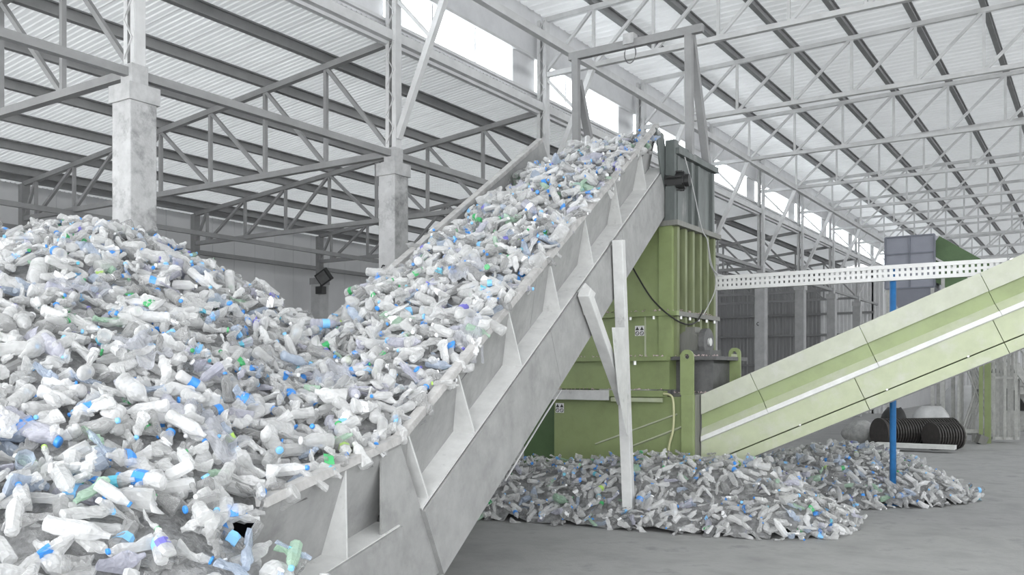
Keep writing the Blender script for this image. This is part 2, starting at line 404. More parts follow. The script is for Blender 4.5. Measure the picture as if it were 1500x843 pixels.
# floodlight on an outer column
fy = ys[3]; fx = XO + .45
f = thing('floodlight', 'black floodlight on a bracket at the top of an aisle column', 'floodlight', (fx, fy - .3, 5.9))
MB().box((fx-.18, fy-.5, 5.75), (fx+.18, fy-.26, 6.05)).build('ballast_box', 'black', f)
hd = Matrix.Rotation(R(-25), 3, 'Y') @ Matrix.Rotation(R(25), 3, 'X')
mb = MB().box((-.3, -.1, -.26), (.3, .08, .26)); c = Vector((fx + .22, fy - .42, 6.42))
mb.v = [c + hd @ v for v in mb.v]; lh = mb.build('lamp_head', 'black', f)
mb = MB().box((-.24, -.12, -.2), (.24, -.105, .2)); mb.v = [c + hd @ v for v in mb.v]; mb.build('glass', 'darksteel', lh)
bar('bracket', (fx, fy - .38, 6.0), (fx + .1, fy - .4, 6.3), .08, .05, 'black', f)

# main hall trusses with struts and knee braces
for y in [Y0 + BAY * k for k in range(1, 13)]:
    near = {Y0 + BAY: 'pale lattice roof truss above the column with the small hook', Y0 + 2*BAY: 'pale lattice roof truss crossing just beyond the hoisting frame'}
    t = thing('main_truss', near.get(y, 'pale lattice roof truss deep in the main hall beyond the green tower'), 'truss', (XE, y, ZMB), None if y in near else 'deep trusses over the main hall')
    xr = 11.0
    bar('top_chord', (XL, y, zmain(XL)), (0, y, zmain(0)), .12, .12, 'truss', t); bar('top_chord', (0, y, zmain(0)), (-XL, y, zmain(XL)), .12, .12, 'truss', t)
    bar('bottom_chord', (XL, y, ZMB), (-XL, y, ZMB), .13, .12, 'truss', t)
    for x in XM: bar('vertical', (x, y, ZMB), (x, y, zmain(x)), .07, .07, 'truss', t)
    for a, b in zip([XL] + XM[:-1], XM): bar('diagonal', (a, y, ZMB), (b, y, zmain(b)), .075, .075, 'truss', t)
    bar('knee_brace', (XE, y, ZMB), (XL + .12, y, ZB + .3), .13, .13, 'truss', t)
    bar('short_brace', (XL + .1, y, ZMB - .1), (lerp(XE, XL, .35), y, lerp(ZMB, ZB + .3, .35)), .07, .07, 'truss', t)

# ------------------------------------------------------------------ loaded conveyor
HC = (FW + RT * ((1333 - CX) / F)); HC.normalize()             # horizontal heading of the belt
NC = Vector((HC.y, -HC.x, 0))                                   # towards the viewer's side
SL = math.atan(((HY + 266) / F) / math.hypot(1, (1333 - CX) / F))
AX = HC * math.cos(SL) + UP * math.sin(SL)                      # up along the belt
WN = -HC * math.sin(SL) + UP * math.cos(SL)                     # normal to the belt
PB = at(586, 641, 6372.0 / (1333 - 586))                        # rim bend at the foot of the slope, near side
PT = on(962, 178, PB, NC)
LEN = (PT - PB).dot(AX)
H1, H2 = .84, .84                                               # wall above the ledge, box beam below it
WD = 2.36
def cv(s, v, w): return PB + AX * s + NC * v + WN * w           # w = 0 at the rim
conv = thing('inclined_conveyor', 'steep grey steel conveyor carrying plastic bottles up into the green machine', 'conveyor', (PB.x, PB.y, 0))
REC = -.30
def strip(name, a, b, s0, s1, m, th=.03, parent=conv, f=cv):
    """plate between cross-section points a and b, from s0 to s1"""
    d = Vector((b[0]-a[0], b[1]-a[1])); n = Vector((d.y, -d.x)).normalized() * th
    q = [a, b, (b[0]-n.x, b[1]-n.y), (a[0]-n.x, a[1]-n.y)]
    return MB().loft([[f(s0, *p) for p in q], [f(s1, *p) for p in q]]).build(name, m, parent)
joints = [0, LEN * .36, LEN * .70, LEN]
for a, b in zip(joints[:-1], joints[1:]):
    strip('side_wall', (-.02, 0), (REC, -H1), a, b - .01, 'steel')
    strip('ledge', (REC, -H1 - .0), (0, -H1 - .02), a, b - .005, 'leg')
    strip('box_beam', (0, -H1 - .03), (0, -H1 - H2), a, b - .01, 'steel')
    strip('far_wall', (-WD, 0), (-WD + .12, -H1 - .2), a, b - .01, 'steel', th=-.03)
    strip('belt', (REC, -H1 - .12), (-WD + .1, -H1 - .12), a, b, 'belt')
    strip('bottom_plate', (0, -H1 - H2), (-WD, -H1 - H2), a, b - .01, 'steel')
    strip('far_beam', (-WD, -H1), (-WD, -H1 - H2), a, b - .01, 'steel')
q = [(.02, .02), (.035, -.05), (-.07, -.05), (-.08, .02)]
MB().loft([[cv(0, *p) for p in q], [cv(LEN + .05, *p) for p in q]]).build('rim', 'rim', conv, bevel=.01)
q = [(-WD - .08, .03), (-WD - .08, -.05), (-WD + .05, -.05), (-WD + .05, .03)]
MB().loft([[cv(0, *p) for p in q], [cv(LEN - .1, *p) for p in q]]).build('rim', 'rim', conv, bevel=.01)
# infeed: the last stretch runs out nearly level beneath the heap
SI = R(10)
AI = HC * math.cos(SI) + UP * math.sin(SI)
def ci(s, v, w): return PB + AI * s + NC * v + UP * w
for a, b in ((-1.0, 0), (-2.0, -1.0)):
    strip('infeed_wall', (-.02, 0), (REC, -H1), a, b, 'steel', f=ci)
    strip('infeed_far_wall', (-WD, 0), (-WD + .12, -H1 - .2), a, b, 'steel', th=-.03, f=ci)
    strip('infeed_beam', (0, -H1), (0, -1.52), a, b, 'steel', f=ci)
    strip('infeed_belt', (REC, -H1), (-WD + .1, -H1), a, b, 'belt', f=ci)
    strip('infeed_ledge', (REC, -H1), (0, -H1 - .02), a, b, 'leg', f=ci)
q = [(.02, .02), (.035, -.05), (-.07, -.05), (-.08, .02)]
MB().loft([[ci(-2.0, *p) for p in q], [ci(.02, *p) for p in q]]).build('rim', 'rim', conv)
MB().loft([[cv(0, *p) for p in ((0, -H1), (-WD, -H1), (-WD, -H1 - H2), (0, -H1 - H2))], [cv(.03, *p) for p in ((0, -H1), (-WD, -H1), (-WD, -H1 - H2), (0, -H1 - H2))]]).build('tail_plate', 'steel', conv)
MB().extrude([ci(-.3, -.02, -.05), cv(0, -.02, -.06), cv(.04, -.02, -H1 - H2), ci(-.3, -.02, -1.52)], NC * -.02).build('joint_plate', 'steel', conv)
# gusset fins between rim and ledge
def fin(s, f=cv):
    poly = [f(s, .0, -.06), f(s, .0, -H1 - .01), f(s, REC, -H1 - .01), f(s, -.05, -.06)]
    poly = [f(s, .0, -H1 - .01), f(s, REC, -H1 - .01), f(s, -.06, -.05), f(s, -.015, -.05)]
    return MB().extrude(poly, AX * .025).build('gusset', 'leg', conv)
for px in (692, 762, 819, 868, 910, 946):
    p = on(px, 1587 - 1.39 * px, PB, NC); fin((p - cv(0, 0, -H1)).dot(AX))
fin(.15); fin(-.9, ci)
# head of the conveyor: end plate, drum and drive
MB().extrude([cv(LEN - .25, .01, .02), cv(LEN + .25, .01, -.25), cv(LEN + .30, .01, -H1 - .5), cv(LEN - .05, .01, -H1 - H2 + .02), cv(LEN - .3, .01, -H1)], NC * .03).build('head_plate', 'hopper', conv)
MB().cyl(cv(LEN - .12, REC - .02, -H1 - .42), cv(LEN - .12, -WD + .1, -H1 - .42), .28, 20).build('head_drum', 'darksteel', conv, smooth=False)
dm = MB().cyl(cv(LEN - .02, .02, -H1 - .28), cv(LEN - .02, .42, -H1 - .28), .17, 14)
dm.cyl(cv(LEN - .02, .42, -H1 - .28), cv(LEN - .02, .5, -H1 - .28), .12, 14)
for k in range(8):
    a = k * math.pi / 4; dm.beam(cv(LEN - .02 + .19*math.cos(a), .1, -H1 - .28 + .19*math.sin(a)), cv(LEN - .02 + .19*math.cos(a), .38, -H1 - .28 + .19*math.sin(a)), .03, .03)
dm.box(*[tuple(cv(LEN - .02, .1, -H1 - .55) + Vector(k)) for k in ((-.12, -.14, -.16), (.12, .14, .16))])
dm.build('drive_motor', 'black', conv)
# legs: one upright and one raking, with bolted end plates, on both sides
def leg_set(v0, near):
    foot = on(910, 640, PB, NC); foot = Vector((foot.x, foot.y, 0)) + NC * (v0 + .14)
    top = on(906, 352, PB + NC * .14, NC) + NC * v0
    if not near:                                    # the far pair stands further down the slope
        foot = foot - HC * 2.6; top = top - HC * 2.6 - UP * 2.6 * math.tan(SL)
    w_ = .175
    a = MB().beam(foot, top, w_, w_, HC).build('leg', 'leg', conv, bevel=.012)
    MB().box(tuple(foot + Vector((-.22, -.22, 0))), tuple(foot + Vector((.22, .22, .03)))).build('foot_plate', 'leg', a)
    if not near: return a
    p0 = on(856, 428, PB + NC * .14, NC) + NC * v0; p1 = on(913, 588, PB + NC * .14, NC) + NC * v0
    MB().beam(p0, p1, w_, w_ * .95, HC).build('brace', 'leg', conv, bevel=.012)
    if near:
        MB().extrude([on(x, y, PB + NC * .262, NC) for x, y in ((896, 480), (917, 480), (918, 640), (915, 630), (905, 575))], NC * .015).build('gusset_plate', 'leg', conv)
        plates = []
        for pts in (((897, 352), (903, 352), (905, 388), (898, 388)), ((846, 427), (856, 415), (871, 430), (862, 452), (855, 462))):
            plates.append(MB().extrude([on(x, y, PB + NC * .035, NC) for x, y in pts], NC * .02).build('end_plate', 'leg', conv))
        for pl_, (x0, y0, x1, y1) in zip(plates, ((899, 355, 901, 386), (852, 437, 861, 460))):
            for k in range(6):
                c = on(lerp(x0, x1, k/5), lerp(y0, y1, k/5), PB + NC * .055, NC)
                MB().cyl(c, c + NC * .03, .018, 6).build('bolt', 'bolt', pl_)
leg_set(0, True); leg_set(-WD - .3, False)
# rope hanging from the underside
tag(MB().tube([on(822, 572, PB, NC), on(800, 606, PB, NC), on(770, 655, PB, NC), on(740, 705, PB, NC)], .012, 6).build('steel_rope', 'cable_grey', loc=tuple(on(740, 705, PB, NC))), 'thin grey rope stretched down from the conveyor underside', 'rope')

# ------------------------------------------------------------------ shredder tower
XA, XB, YA, YB = -9.6, -7.0, 16.35, 18.5
tow = thing('shredder_tower', 'tall green ribbed shredder tower with a dark steel hopper on top', 'machine', ((XA+XB)/2, (YA+YB)/2, 0))
def tb(name, a, b, m, parent=tow, bevel=0): return MB().box(a, b).build(name, m, parent, bevel=bevel)
zc0, zl, zt, zf1, zf2, zh = 0, 2.10, 2.83, 3.70, 5.40, 7.02
# hopper plates
h0 = MB().extrude([(XB, YA, zf2+.1), (XB, YB, zf2+.1), (XB, YB, zh - .05), (XB, YA + .16, zh + .02), (XB, YA, zh + .02)], (-.04, 0, 0)).build('hopper_side', 'hopper', tow)
for yy in (YA + .06, YA + .75, YA + 1.1, YA + 1.9):
    tb('stiffener', (XB, yy, zf2+.1), (XB + .06, yy + .1, zh - .25), 'hopper', h0)
tb('rim_angle', (XB - .02, YA + .02, zh - .22), (XB + .10, YB, zh - .1), 'hopper', h0)
tb('hopper_front', (XA, YA, zf2+.1), (XB - .04, YA + .04, 6.5), 'hopper')
tb('corner_post', (XB - .16, YA - .04, zf2+.1), (XB + .03, YA + .14, zh + .05), 'hopper')
tb('hopper_back', (XA, YB - .04, zf2+.1), (XB - .04, YB, zh - .05), 'hopper')
tb('hopper_far_side', (XA, YA + .04, zf2+.1), (XA + .04, YB - .04, zh - .05), 'hopper')
tb('hopper_collar', (XA - .1, YA - .1, zf2), (XB + .12, YB + .1, zf2 + .1), 'rib_shade')
# ribbed body
tb('body', (XA, YA, zt), (XB - .10, YB, zf2), 'green')
tb('body_side', (XB - .10, YA + .02, zt), (XB - .07, YB, zf2), 'rib_gap')
n = 6
for k in range(n):
    y = YA + .05 + k * (YB - YA - .2) / (n - 1)
    for z0, z1 in ((zt, zf1 - .05), (zf1 + .05, zf2)):
        MB().box((XB - .07, y, z0), (XB + .05, y + .11, z1)).build('rib', 'rib_shaded', tow)
tb('front_post', (XB - .30, YA - .05, zt), (XB - .02, YA + .05, zf2), 'green')
tb('front_seam', (XB - .62, YA - .012, zt), (XB - .585, YA, zf1), 'green_pale')
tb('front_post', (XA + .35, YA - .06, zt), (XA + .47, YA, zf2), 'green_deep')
tb('waist_flange', (XA - .08, YA - .10, zf1 - .045), (XB + .10, YA + .02, zf1 + .045), 'green')
wfl = tb('waist_flange', (XB - .08, YA + .02, zf1 - .045), (XB + .10, YB + .08, zf1 + .045), 'rib_shade')
def bolts(pts, axis=(0, 0, -1), r=.028, l=.06, parent=None):
    for p in pts: MB().cyl(p, Vector(p) + Vector(axis) * l, r, 6).build('bolt', 'bolt', parent or tow)
bolts([(XB + .06, YA + .2 + .45 * k, zf1 - .045) for k in range(5)] + [(XB - .9 + .5 * k, YA - .06, zf1 - .045) for k in range(2)], parent=wfl)
# tray collar and box below it
tb('collar', (XA - .2, YA - .22, zt - .05), (XB - .05, YB + .2, zt + .03), 'green')
tray_ = tb('tray', (XB - .05, YA - .05, zt - .04), (-6.12, YB - .45, zt + .03), 'darksteel')
tb('box', (XA, YA - .08, zl + .12), (XB - .06, YB, zt - .05), 'green')
tb('tray_web', (XB - .06, YA + .25, zl + .05), (-6.3, YB - .6, zt - .04), 'darksteel')
tb('tray_shelf', (XB - .06, YA + .1, zl - .02), (-6.3, YB - .5, zl + .05), 'rib_shade')
bolts([(XB - .75, YA - .17, zt - .05), (-6.75, YA + .06, zt - .04), (-6.4, YA + .4, zt - .04)], r=.035, l=.08, parent=tray_)
tb('ledge', (XA - .3, YA - .30, zl - .02), (XB - .1, YA - .08, zl + .10), 'green')
tb('ledge_cover', (XA - .15, YA - .33, zl - .10), (XA + 1.35, YA - .30, zl + .10), 'leg')
tb('ledge_lip', (XA + 1.4, YA - .33, zl - .12), (XB - .1, YA - .28, zl - .04), 'green_pale')
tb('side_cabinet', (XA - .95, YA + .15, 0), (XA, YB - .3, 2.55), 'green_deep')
# base cabinet with slanting chute seams
tb('base', (XA, YA - .16, 0), (XB + .25, YB, zl - .02), 'green')
for (x0, y0, x1, y1), wd_ in (((872, 651, 992, 607), .02), ((925, 655, 1000, 626), .05)):
    MB().beam(onY(x0, y0, YA - .17), onY(x1, y1, YA - .17), .03, wd_, (0, -1, .5)).build('chute_seam', 'green_pale', tow)
# corner stand with lifting lug
tb('stand', (-6.70, 15.98, 0), (-6.45, 16.06, 2.13), 'green', bevel=.01)
tb('stand_web', (-6.70, 16.06, 0), (-6.64, 16.5, 2.13), 'green')
tb('stand_side', (-6.50, 16.06, 0), (-6.44, 16.5, 2.13), 'rib_shade')
def lug(c, wd_, z0, z1, th=.06):
    x, y = c; r = wd_ / 2; n = 12; ri = r * .38; zc = z1 - r
    mb = MB(); out = [(x - r, z0)] + [(x + r * math.cos(math.pi - math.pi*k/n), zc + r * math.sin(math.pi*k/n)) for k in range(n+1)] + [(x + r, z0)]
    # plate split around the hole: lower rectangle plus upper ring
    mb.box((x - r, y, z0), (x + r, y + th, zc - r))
    N_ = 24; o_, i_ = [], []
    for k in range(N_):
        a = 2*math.pi*k/N_; ca, sa = math.cos(a), math.sin(a)
        if sa < 0:
            sc = r / max(abs(ca), abs(sa)); o_.append((x + sc*ca, zc + sc*sa))
        else: o_.append((x + r*ca, zc + r*sa))
        i_.append((x + ri*ca, zc + ri*sa))
    rings = [[(a, y, b) for a, b in o_], [(a, y + th, b) for a, b in o_], [(a, y + th, b) for a, b in i_], [(a, y, b) for a, b in i_], [(a, y, b) for a, b in o_]]
    mb.loft(rings, cap=False)
    return mb.build('lifting_lug', 'green', tow)
lug((-6.59, 15.99), .26, 2.13, 2.98)
lug((-6.20, 17.5), .24, 2.05, 3.05)
tb('lug_boss', (-6.26, 17.49, 2.80), (-6.14, 17.5, 2.92), 'green_pale')
# warning stickers on the tower: four pictograms each
def sticker(px, py, Y, sz):
    c = onY(px, py, Y); s = MB().box((c.x - sz, Y - .004, c.z - sz), (c.x + sz, Y, c.z + sz)).build('warning_sticker', 'sticker', tow)
    s['label'] = 'white sticker with two warning triangles over two round prohibition signs'
    for i in (-1, 1):
        p = Vector((c.x + i * sz * .5, Y - .006, c.z + sz * .45)); t_ = sz * .42
        MB().extrude([p + Vector((-t_, 0, -t_*.8)), p + Vector((t_, 0, -t_*.8)), p + Vector((0, 0, t_*.95))], (0, .003, 0)).build('warning_triangle', 'ink', s)
        p = Vector((c.x + i * sz * .5, Y - .006, c.z - sz * .48))
        MB().ring(p, (0, 1, 0), t_, t_*.7, .004, 16).build('prohibition_ring', 'ink', s)
        MB().beam(p + Vector((-t_*.6, 0, t_*.6)), p + Vector((t_*.6, 0, -t_*.6)), .006, t_*.3, (0, 1, 0)).build('prohibition_bar', 'ink', s)
sticker(937, 485, YA - .004, .10); sticker(820, 598, YA - .168, .10)
# gear motor on the tray
gm = thing('gear_motor', 'dusty gear motor bolted on the tray beside the tower', 'motor', (-6.6, 16.9, zt + .03))
mb = MB().cyl((-6.88, 16.75, zt + .30), (-6.88, 17.25, zt + .30), .22, 16); mbd = mb.build('motor_body', 'rib_shade', gm)
for k in range(7): MB().ring((-6.88, 16.78 + .07*k, zt + .30), (0, 1, 0), .25, .2, .02, 16).build('cooling_fin', 'rib_shade', mbd)
MB().box((-6.95, 16.7, zt + .02), (-6.4, 17.3, zt + .16)).build('motor_foot', 'darksteel', gm)
pul = MB().cyl((-6.62, 16.9, zt + .32), (-6.5, 16.9, zt + .32), .27, 18).build('pulley', 'darksteel', gm)
MB().cyl((-6.5, 16.9, zt + .32), (-6.46, 16.9, zt + .32), .08, 12).build('hub', 'bolt', pul)
MB().box((-6.98, 16.8, zt + .5), (-6.75, 17.1, zt + .62)).build('terminal_box', 'rib_shade', mbd)
# cables hung on the tower
def cable(name, pts, r, m, label):
    P = [Vector(p) for p in pts]; sm = []
    for i in range(len(P) - 1):
        a, b, c, d = P[max(i-1, 0)], P[i], P[i+1], P[min(i+2, len(P)-1)]
        for k in range(6):
            t = k / 6; sm.append(.5 * ((2*b) + (c-a)*t + (2*a-5*b+4*c-d)*t*t + (-a+3*b-3*c+d)*t**3))
    sm.append(P[-1])
    return tag(MB().tube(sm, r, 6).build(name, m, loc=tuple(P[-1])), label, 'cable')
cable('power_cable', [onY(918, 375, YA - .1), onY(934, 405, YA - .12), onY(955, 438, YA - .14), onY(980, 462, YA - .14), onX(1003, 475, XB + .14), onX(1020, 472, XB + .14), onX(1030, 455, XB + .14)], .016, 'black', 'black cable sagging across the front of the green tower')
cable('hose', [onY(972, 577, YA - .34), onY(984, 581, YA - .36), onY(987, 600, YA - .36), onY(986, 630, YA - .36), onY(980, 655, YA - .36), onY(978, 690, YA - .36)], .022, 'cable_yellow', 'pale yellow hose hanging down the green base cabinet')
cable('signal_cable', [onX(1003, 230, XB + .08), onX(1015, 275, XB + .1), onX(1028, 335, XB + .12), onX(1036, 352, XB + .14), onX(1040, 385, XB + .16), onX(1048, 405, XB + .16), onX(1046, 430, XB + .14), onX(1030, 462, XB + .14)], .012, 'cable_grey', 'thin grey cable running down the ribbed tower side')
cable('wire_loop', [onX(1036, 350, XB + .2), onX(1045, 395, XB + .2), onX(1062, 405, XB + .2), onX(1080, 411, XB + .2)], .012, 'cable_grey', 'loose grey wire looping onto the perforated cable tray')

# hoisting frame above the hopper
gan = thing('hoist_frame', 'grey steel hoisting frame standing over the hopper', 'frame', (-8.3, 17.15, zh))
zg = 9.42
for x in (XA, XB):
    bar('post', (x, 17.15, zh - .15), (x, 17.1, zg), .15, .12, 'truss_dim', gan)
    bar('raking_leg', (x, 18.1, zh - .15), (x, 17.2, zg - .5 if x == XA else zg), .15, .12, 'truss_dim', gan)
bar('cross_beam', (XA - .15, 17.1, zg), (XB + .3, 17.1, zg), .12, .16, 'truss_dim', gan)
c = Vector((-8.3, 17.1, zg))
MB().box(tuple(c + Vector((-.12, -.1, -.02))), tuple(c + Vector((.12, .1, .2)))).build('trolley', 'capital', gan)
MB().tube([c + Vector((.13*math.sin(a), 0, -.2 - .2*math.cos(a) * -1)) for a in [2*math.pi*k/14 for k in range(15)]], .012, 6).build('chain_loop', 'darksteel', gan)

# ------------------------------------------------------------------ green discharge conveyor
HG = (RT * 3250.0 / F - FW); HG.z = 0; HG.normalize()
NG = Vector((HG.y, -HG.x, 0))                                   # towards the viewer
if NG.dot(-FW) < 0: NG = -NG
G0 = at(1029, 578, 17.15)
p2 = on(1500, 372, G0, NG); SG = math.atan2((p2 - G0).z, (p2 - G0).dot(HG))
AG = HG * math.cos(SG) + UP * math.sin(SG); WG = -HG * math.sin(SG) + UP * math.cos(SG)
LG = (p2 - G0).length + 3.2
p3 = on(1126, 662, G0, NG); HGT = -(p3 - G0).dot(WG)
def cg(s, v, w):
    if s <= 0: s += w * HGT * math.tan(SG)
    return G0 + AG * s + NG * v + WG * w * HGT
gcv = thing('discharge_conveyor', 'pale green covered conveyor climbing away from the base of the tower', 'conveyor', (G0.x, G0.y, 0))
def gstrip(name, a, b, s0, s1, m, th=.03):
    q = [(a[0], a[1]), (b[0], b[1]), (b[0] - th, b[1] - (.012 if abs(b[1]-a[1]) < .1 else 0)), (a[0] - th, a[1] - (.012 if abs(b[1]-a[1]) < .1 else 0))]
    return MB().loft([[cg(s0, *p) for p in q], [cg(s1, *p) for p in q]]).build(name, m, gcv)
sj = [-.02, .98, 3.05, 5.15, LG]
j2 = [-.02, 2.6, 5.0, LG]
for a, b in zip(sj[:-1], sj[1:]):
    gstrip('cover_panel', (.05, 0), (.05, -.235), a, b - .012, 'green_dust')
    gstrip('recess_panel', (-.04, -.235), (-.04, -.40), a, b - .012, 'green')
    gstrip('ledge', (-.04, -.40), (.07, -.495), a, b - .012, 'green_pale')
    gstrip('lip', (.085, -.495), (.085, -.55), a, b - .006, 'lipwhite')
for a, b in zip(j2[:-1], j2[1:]):
    gstrip('side_panel', (.03, -.55), (.03, -.84), a, b - .012, 'green_pale')
    gstrip('lower_panel', (.032, -.854), (.032, -1.0), a, b - .012, 'green_pale')
WGD = 1.5
MB().loft([[cg(s, *p) for p in ((.04, -1.0), (-WGD, -1.0), (-WGD, -.985), (.04, -.985))] for s in (0, LG)]).build('bottom_plate', 'darksteel', gcv)
MB().loft([[cg(s, *p) for p in ((-WGD, 0), (-WGD, -1.0), (-WGD + .03, -1.0), (-WGD + .03, 0))] for s in (0, LG)]).build('far_wall', 'green', gcv)
MB().loft([[cg(s, *p) for p in ((-.05, -.45), (-WGD, -.45), (-WGD, -.46), (-.05, -.46))] for s in (0, LG)]).build('belt', 'belt', gcv)
MB().loft([[cg(-.03, *p) for p in ((.03, 0), (-WGD, 0), (-WGD, -1), (.03, -1))], [cg(-.02, *p) for p in ((.03, 0), (-WGD, 0), (-WGD, -1), (.03, -1))]]).build('tail_plate', 'darksteel', gcv)
for s in (LG - .5,):
    for v in (-.1, -WGD + .1):
        t_ = cg(s, v, -1.0); MB().beam((t_.x, t_.y, 0), t_, .18, .18).build('leg', 'green', gcv)
for s in (1.4, 3.0, 4.4, 5.6, 6.6):
    MB().cyl(cg(s, .06, -.84), cg(s, .09, -.84), .02, 6).build('bolt', 'bolt', gcv)

# perforated cable tray on a blue pole
YT = 18.45
a = onY(1049, 419, YT); b = onY(1475, 386, YT)
zt_ = (a.z + b.z) / 2
tr = thing('cable_tray', 'white perforated cable tray bridging from the tower over the green conveyor', 'cable tray', (a.x, YT, zt_))
hh = .115
bar('top_rail', (a.x, YT, zt_ + hh), (b.x, YT, zt_ + hh), .05, .075, 'tray', tr)
bar('bottom_rail', (a.x, YT, zt_ - hh), (b.x, YT, zt_ - hh), .10, .07, 'tray', tr)
bar('middle_rail', (a.x, YT, zt_), (b.x, YT, zt_), .02, .05, 'tray', tr)
x = a.x; k = 0
while x < b.x:
    bar('web', (x, YT, zt_ - hh), (x, YT, zt_ + hh), .06, .02, 'tray', tr); x += .10
bp = onY(1308, 520, YT + .12)
pole = thing('blue_pole', 'round blue steel pole propping up the perforated cable tray', 'pole', (bp.x, YT + .12, 0))
MB().cyl((bp.x, YT + .12, 0), (bp.x, YT + .12, zt_ + .1), .06, 14).build('shaft', 'blue', pole, smooth=True)
MB().box((bp.x - .14, YT - .02, 0), (bp.x + .14, YT + .26, .02)).build('base_plate', 'blue', pole)

# ------------------------------------------------------------------ machines and store at the back
YK = 37.0
c0 = onY(1297, 349, YK); c1 = onY(1369, 440, YK)
bx = thing('raised_bin', 'blue grey panelled bin raised on dark legs behind the green conveyor', 'bin', ((c0.x + c1.x)/2, YK + .8, 0))
zt1 = c0.z; zb1 = onY(1330, 422, YK).z; x0, x1 = c0.x, c1.x
MB().box((x0, YK, zb1), (x1, YK + 1.6, zt1)).build('body', 'bluegrey', bx)
for x in (x0, (x0+x1)/2, x1): bar('rib', (x, YK - .03, zb1), (x, YK - .03, zt1), .06, .06, 'bluegrey_line', bx)
for i in range(4):
    z = lerp(zb1, zt1, i/3); bar('rib', (x0, YK - .03, z), (x1, YK - .03, z), .06, .05, 'bluegrey_line', bx)
MB().loft([[(x0, YK, zb1), (x1, YK, zb1), (x1, YK + 1.6, zb1), (x0, YK + 1.6, zb1)], [(x0 + .5, YK + .4, zb1 - .9), (x1 - .5, YK + .4, zb1 - .9), (x1 - .5, YK + 1.2, zb1 - .9), (x0 + .5, YK + 1.2, zb1 - .9)]]).build('funnel', 'bluegrey', bx)
for x in (x0 + .08, x1 - .08):
    for y in (YK + .08, YK + 1.5): bar('leg', (x, y, 0), (x, y, zb1), .12, .12, 'rack', bx)
for x, y in ((x1 + .25, YK + .3), (x1 + .5, YK + 1.0)): bar('frame_post', (x, y, 0), (x, y, zb1 + .8), .12, .12, 'rack', bx)
d0 = onY(1376, 346, YK + .3); d1 = onY(1452, 388, YK + .3); e0 = onY(1371, 374, YK + .3)
ch = thing('green_chute', 'dark green inclined chute running down beside the raised bin', 'chute', (d1.x + 2, YK + .8, 0))
dv = (d1 - d0).normalized(); ext = d1 + dv * 3.4; hgt = .62; dn = Vector((dv.z, 0, -dv.x)) * -1
if dn.z > 0: dn = -dn
for nm, off0, off1, y, m in (('upper_side', 0, .72, YK + .3, 'green_deep'), ('rail', .72, .80, YK + .27, 'leg'), ('lower_side', .80, 1.5, YK + .34, 'green_deep'), ('far_side', 0, 1.5, YK + 1.3, 'green_deep')):
    dy = Vector((0, y - d0.y, 0))
    MB().extrude([d0 + dn*off0 + dy, ext + dn*off0 + dy, ext + dn*off1 + dy, d0 + dn*off1 + dv*(.25 if off1 > 1 else 0) + dy], (0, .04, 0)).build(nm, m, ch)
MB().extrude([p_ + Vector((0, .1, 0)) for p_ in (d0 + dn*.9, ext + dn*.9, ext + dn*.94, d0 + dn*.94)], (0, .85, 0)).build('bed', 'darksteel', ch)
for t_ in (.35, .95):
    p = d0.lerp(ext, t_) + dn * .85
    bar('leg', (p.x, YK + .8, 0), (p.x, YK + .8, p.z), .12, .12, 'rack', ch)

# ribbed drum lying on the floor
DD = 31.6
pc = at(1342, 632, DD); rr_ = .5
ax = (RT * .97 + FW * .24).normalized()
pc.z = rr_
dr = thing('ribbed_drum', 'long black ribbed drum lying on the hall floor', 'drum', (pc.x, pc.y, 0))
def revolve(c, ax_, prof, n=20):
    e = ax_.cross(UP).normalized(); mb = MB()
    mb.loft([[c + ax_ * s + (e * math.cos(2*math.pi*k/n) + UP * math.sin(2*math.pi*k/n)) * r for k in range(n)] for s, r in prof]); return mb
prof = []; s = -1.42
while s < 1.42:
    prof += [(s, rr_), (s + .055, rr_), (s + .06, rr_ - .06), (s + .1, rr_ - .06)]; s += .105
revolve(pc, ax, prof, 22).build('ribbed_shell', 'pipe', dr)
revolve(pc, ax, [(1.42, rr_ - .02), (1.5, rr_ - .02)], 22).build('end_cap', 'rib_shade', dr)
revolve(pc, ax, [(-1.5, rr_ + .02), (-1.42, rr_ + .02)], 22).build('end_ring', 'pipe', dr)
p_ = at(1382, 636, DD - 1.3); p_.z = .46
d2 = thing('ribbed_drum', 'short black ribbed drum leaning on the end of the long one', 'drum', (p_.x, p_.y, 0))
prof = []; s = -.5
while s < .5:
    prof += [(s, .46), (s + .055, .46), (s + .06, .40), (s + .1, .40)]; s += .105
revolve(p_, ax, prof, 22).build('ribbed_shell', 'pipe', d2)
revolve(p_, ax, [(.5, .44), (.56, .44)], 22).build('end_cap', 'rib_shade', d2)
tag(MB().box(tuple(at(1340, 650, 29.5) * 1 + Vector((-1.2, -.2, -.15)) ), tuple(at(1340, 650, 29.5) + Vector((1.2, .3, -.02)))).build('floor_board', 'lipwhite', loc=tuple(at(1340, 650, 29.5))), 'pale board lying on the floor before the ribbed drum', 'board')

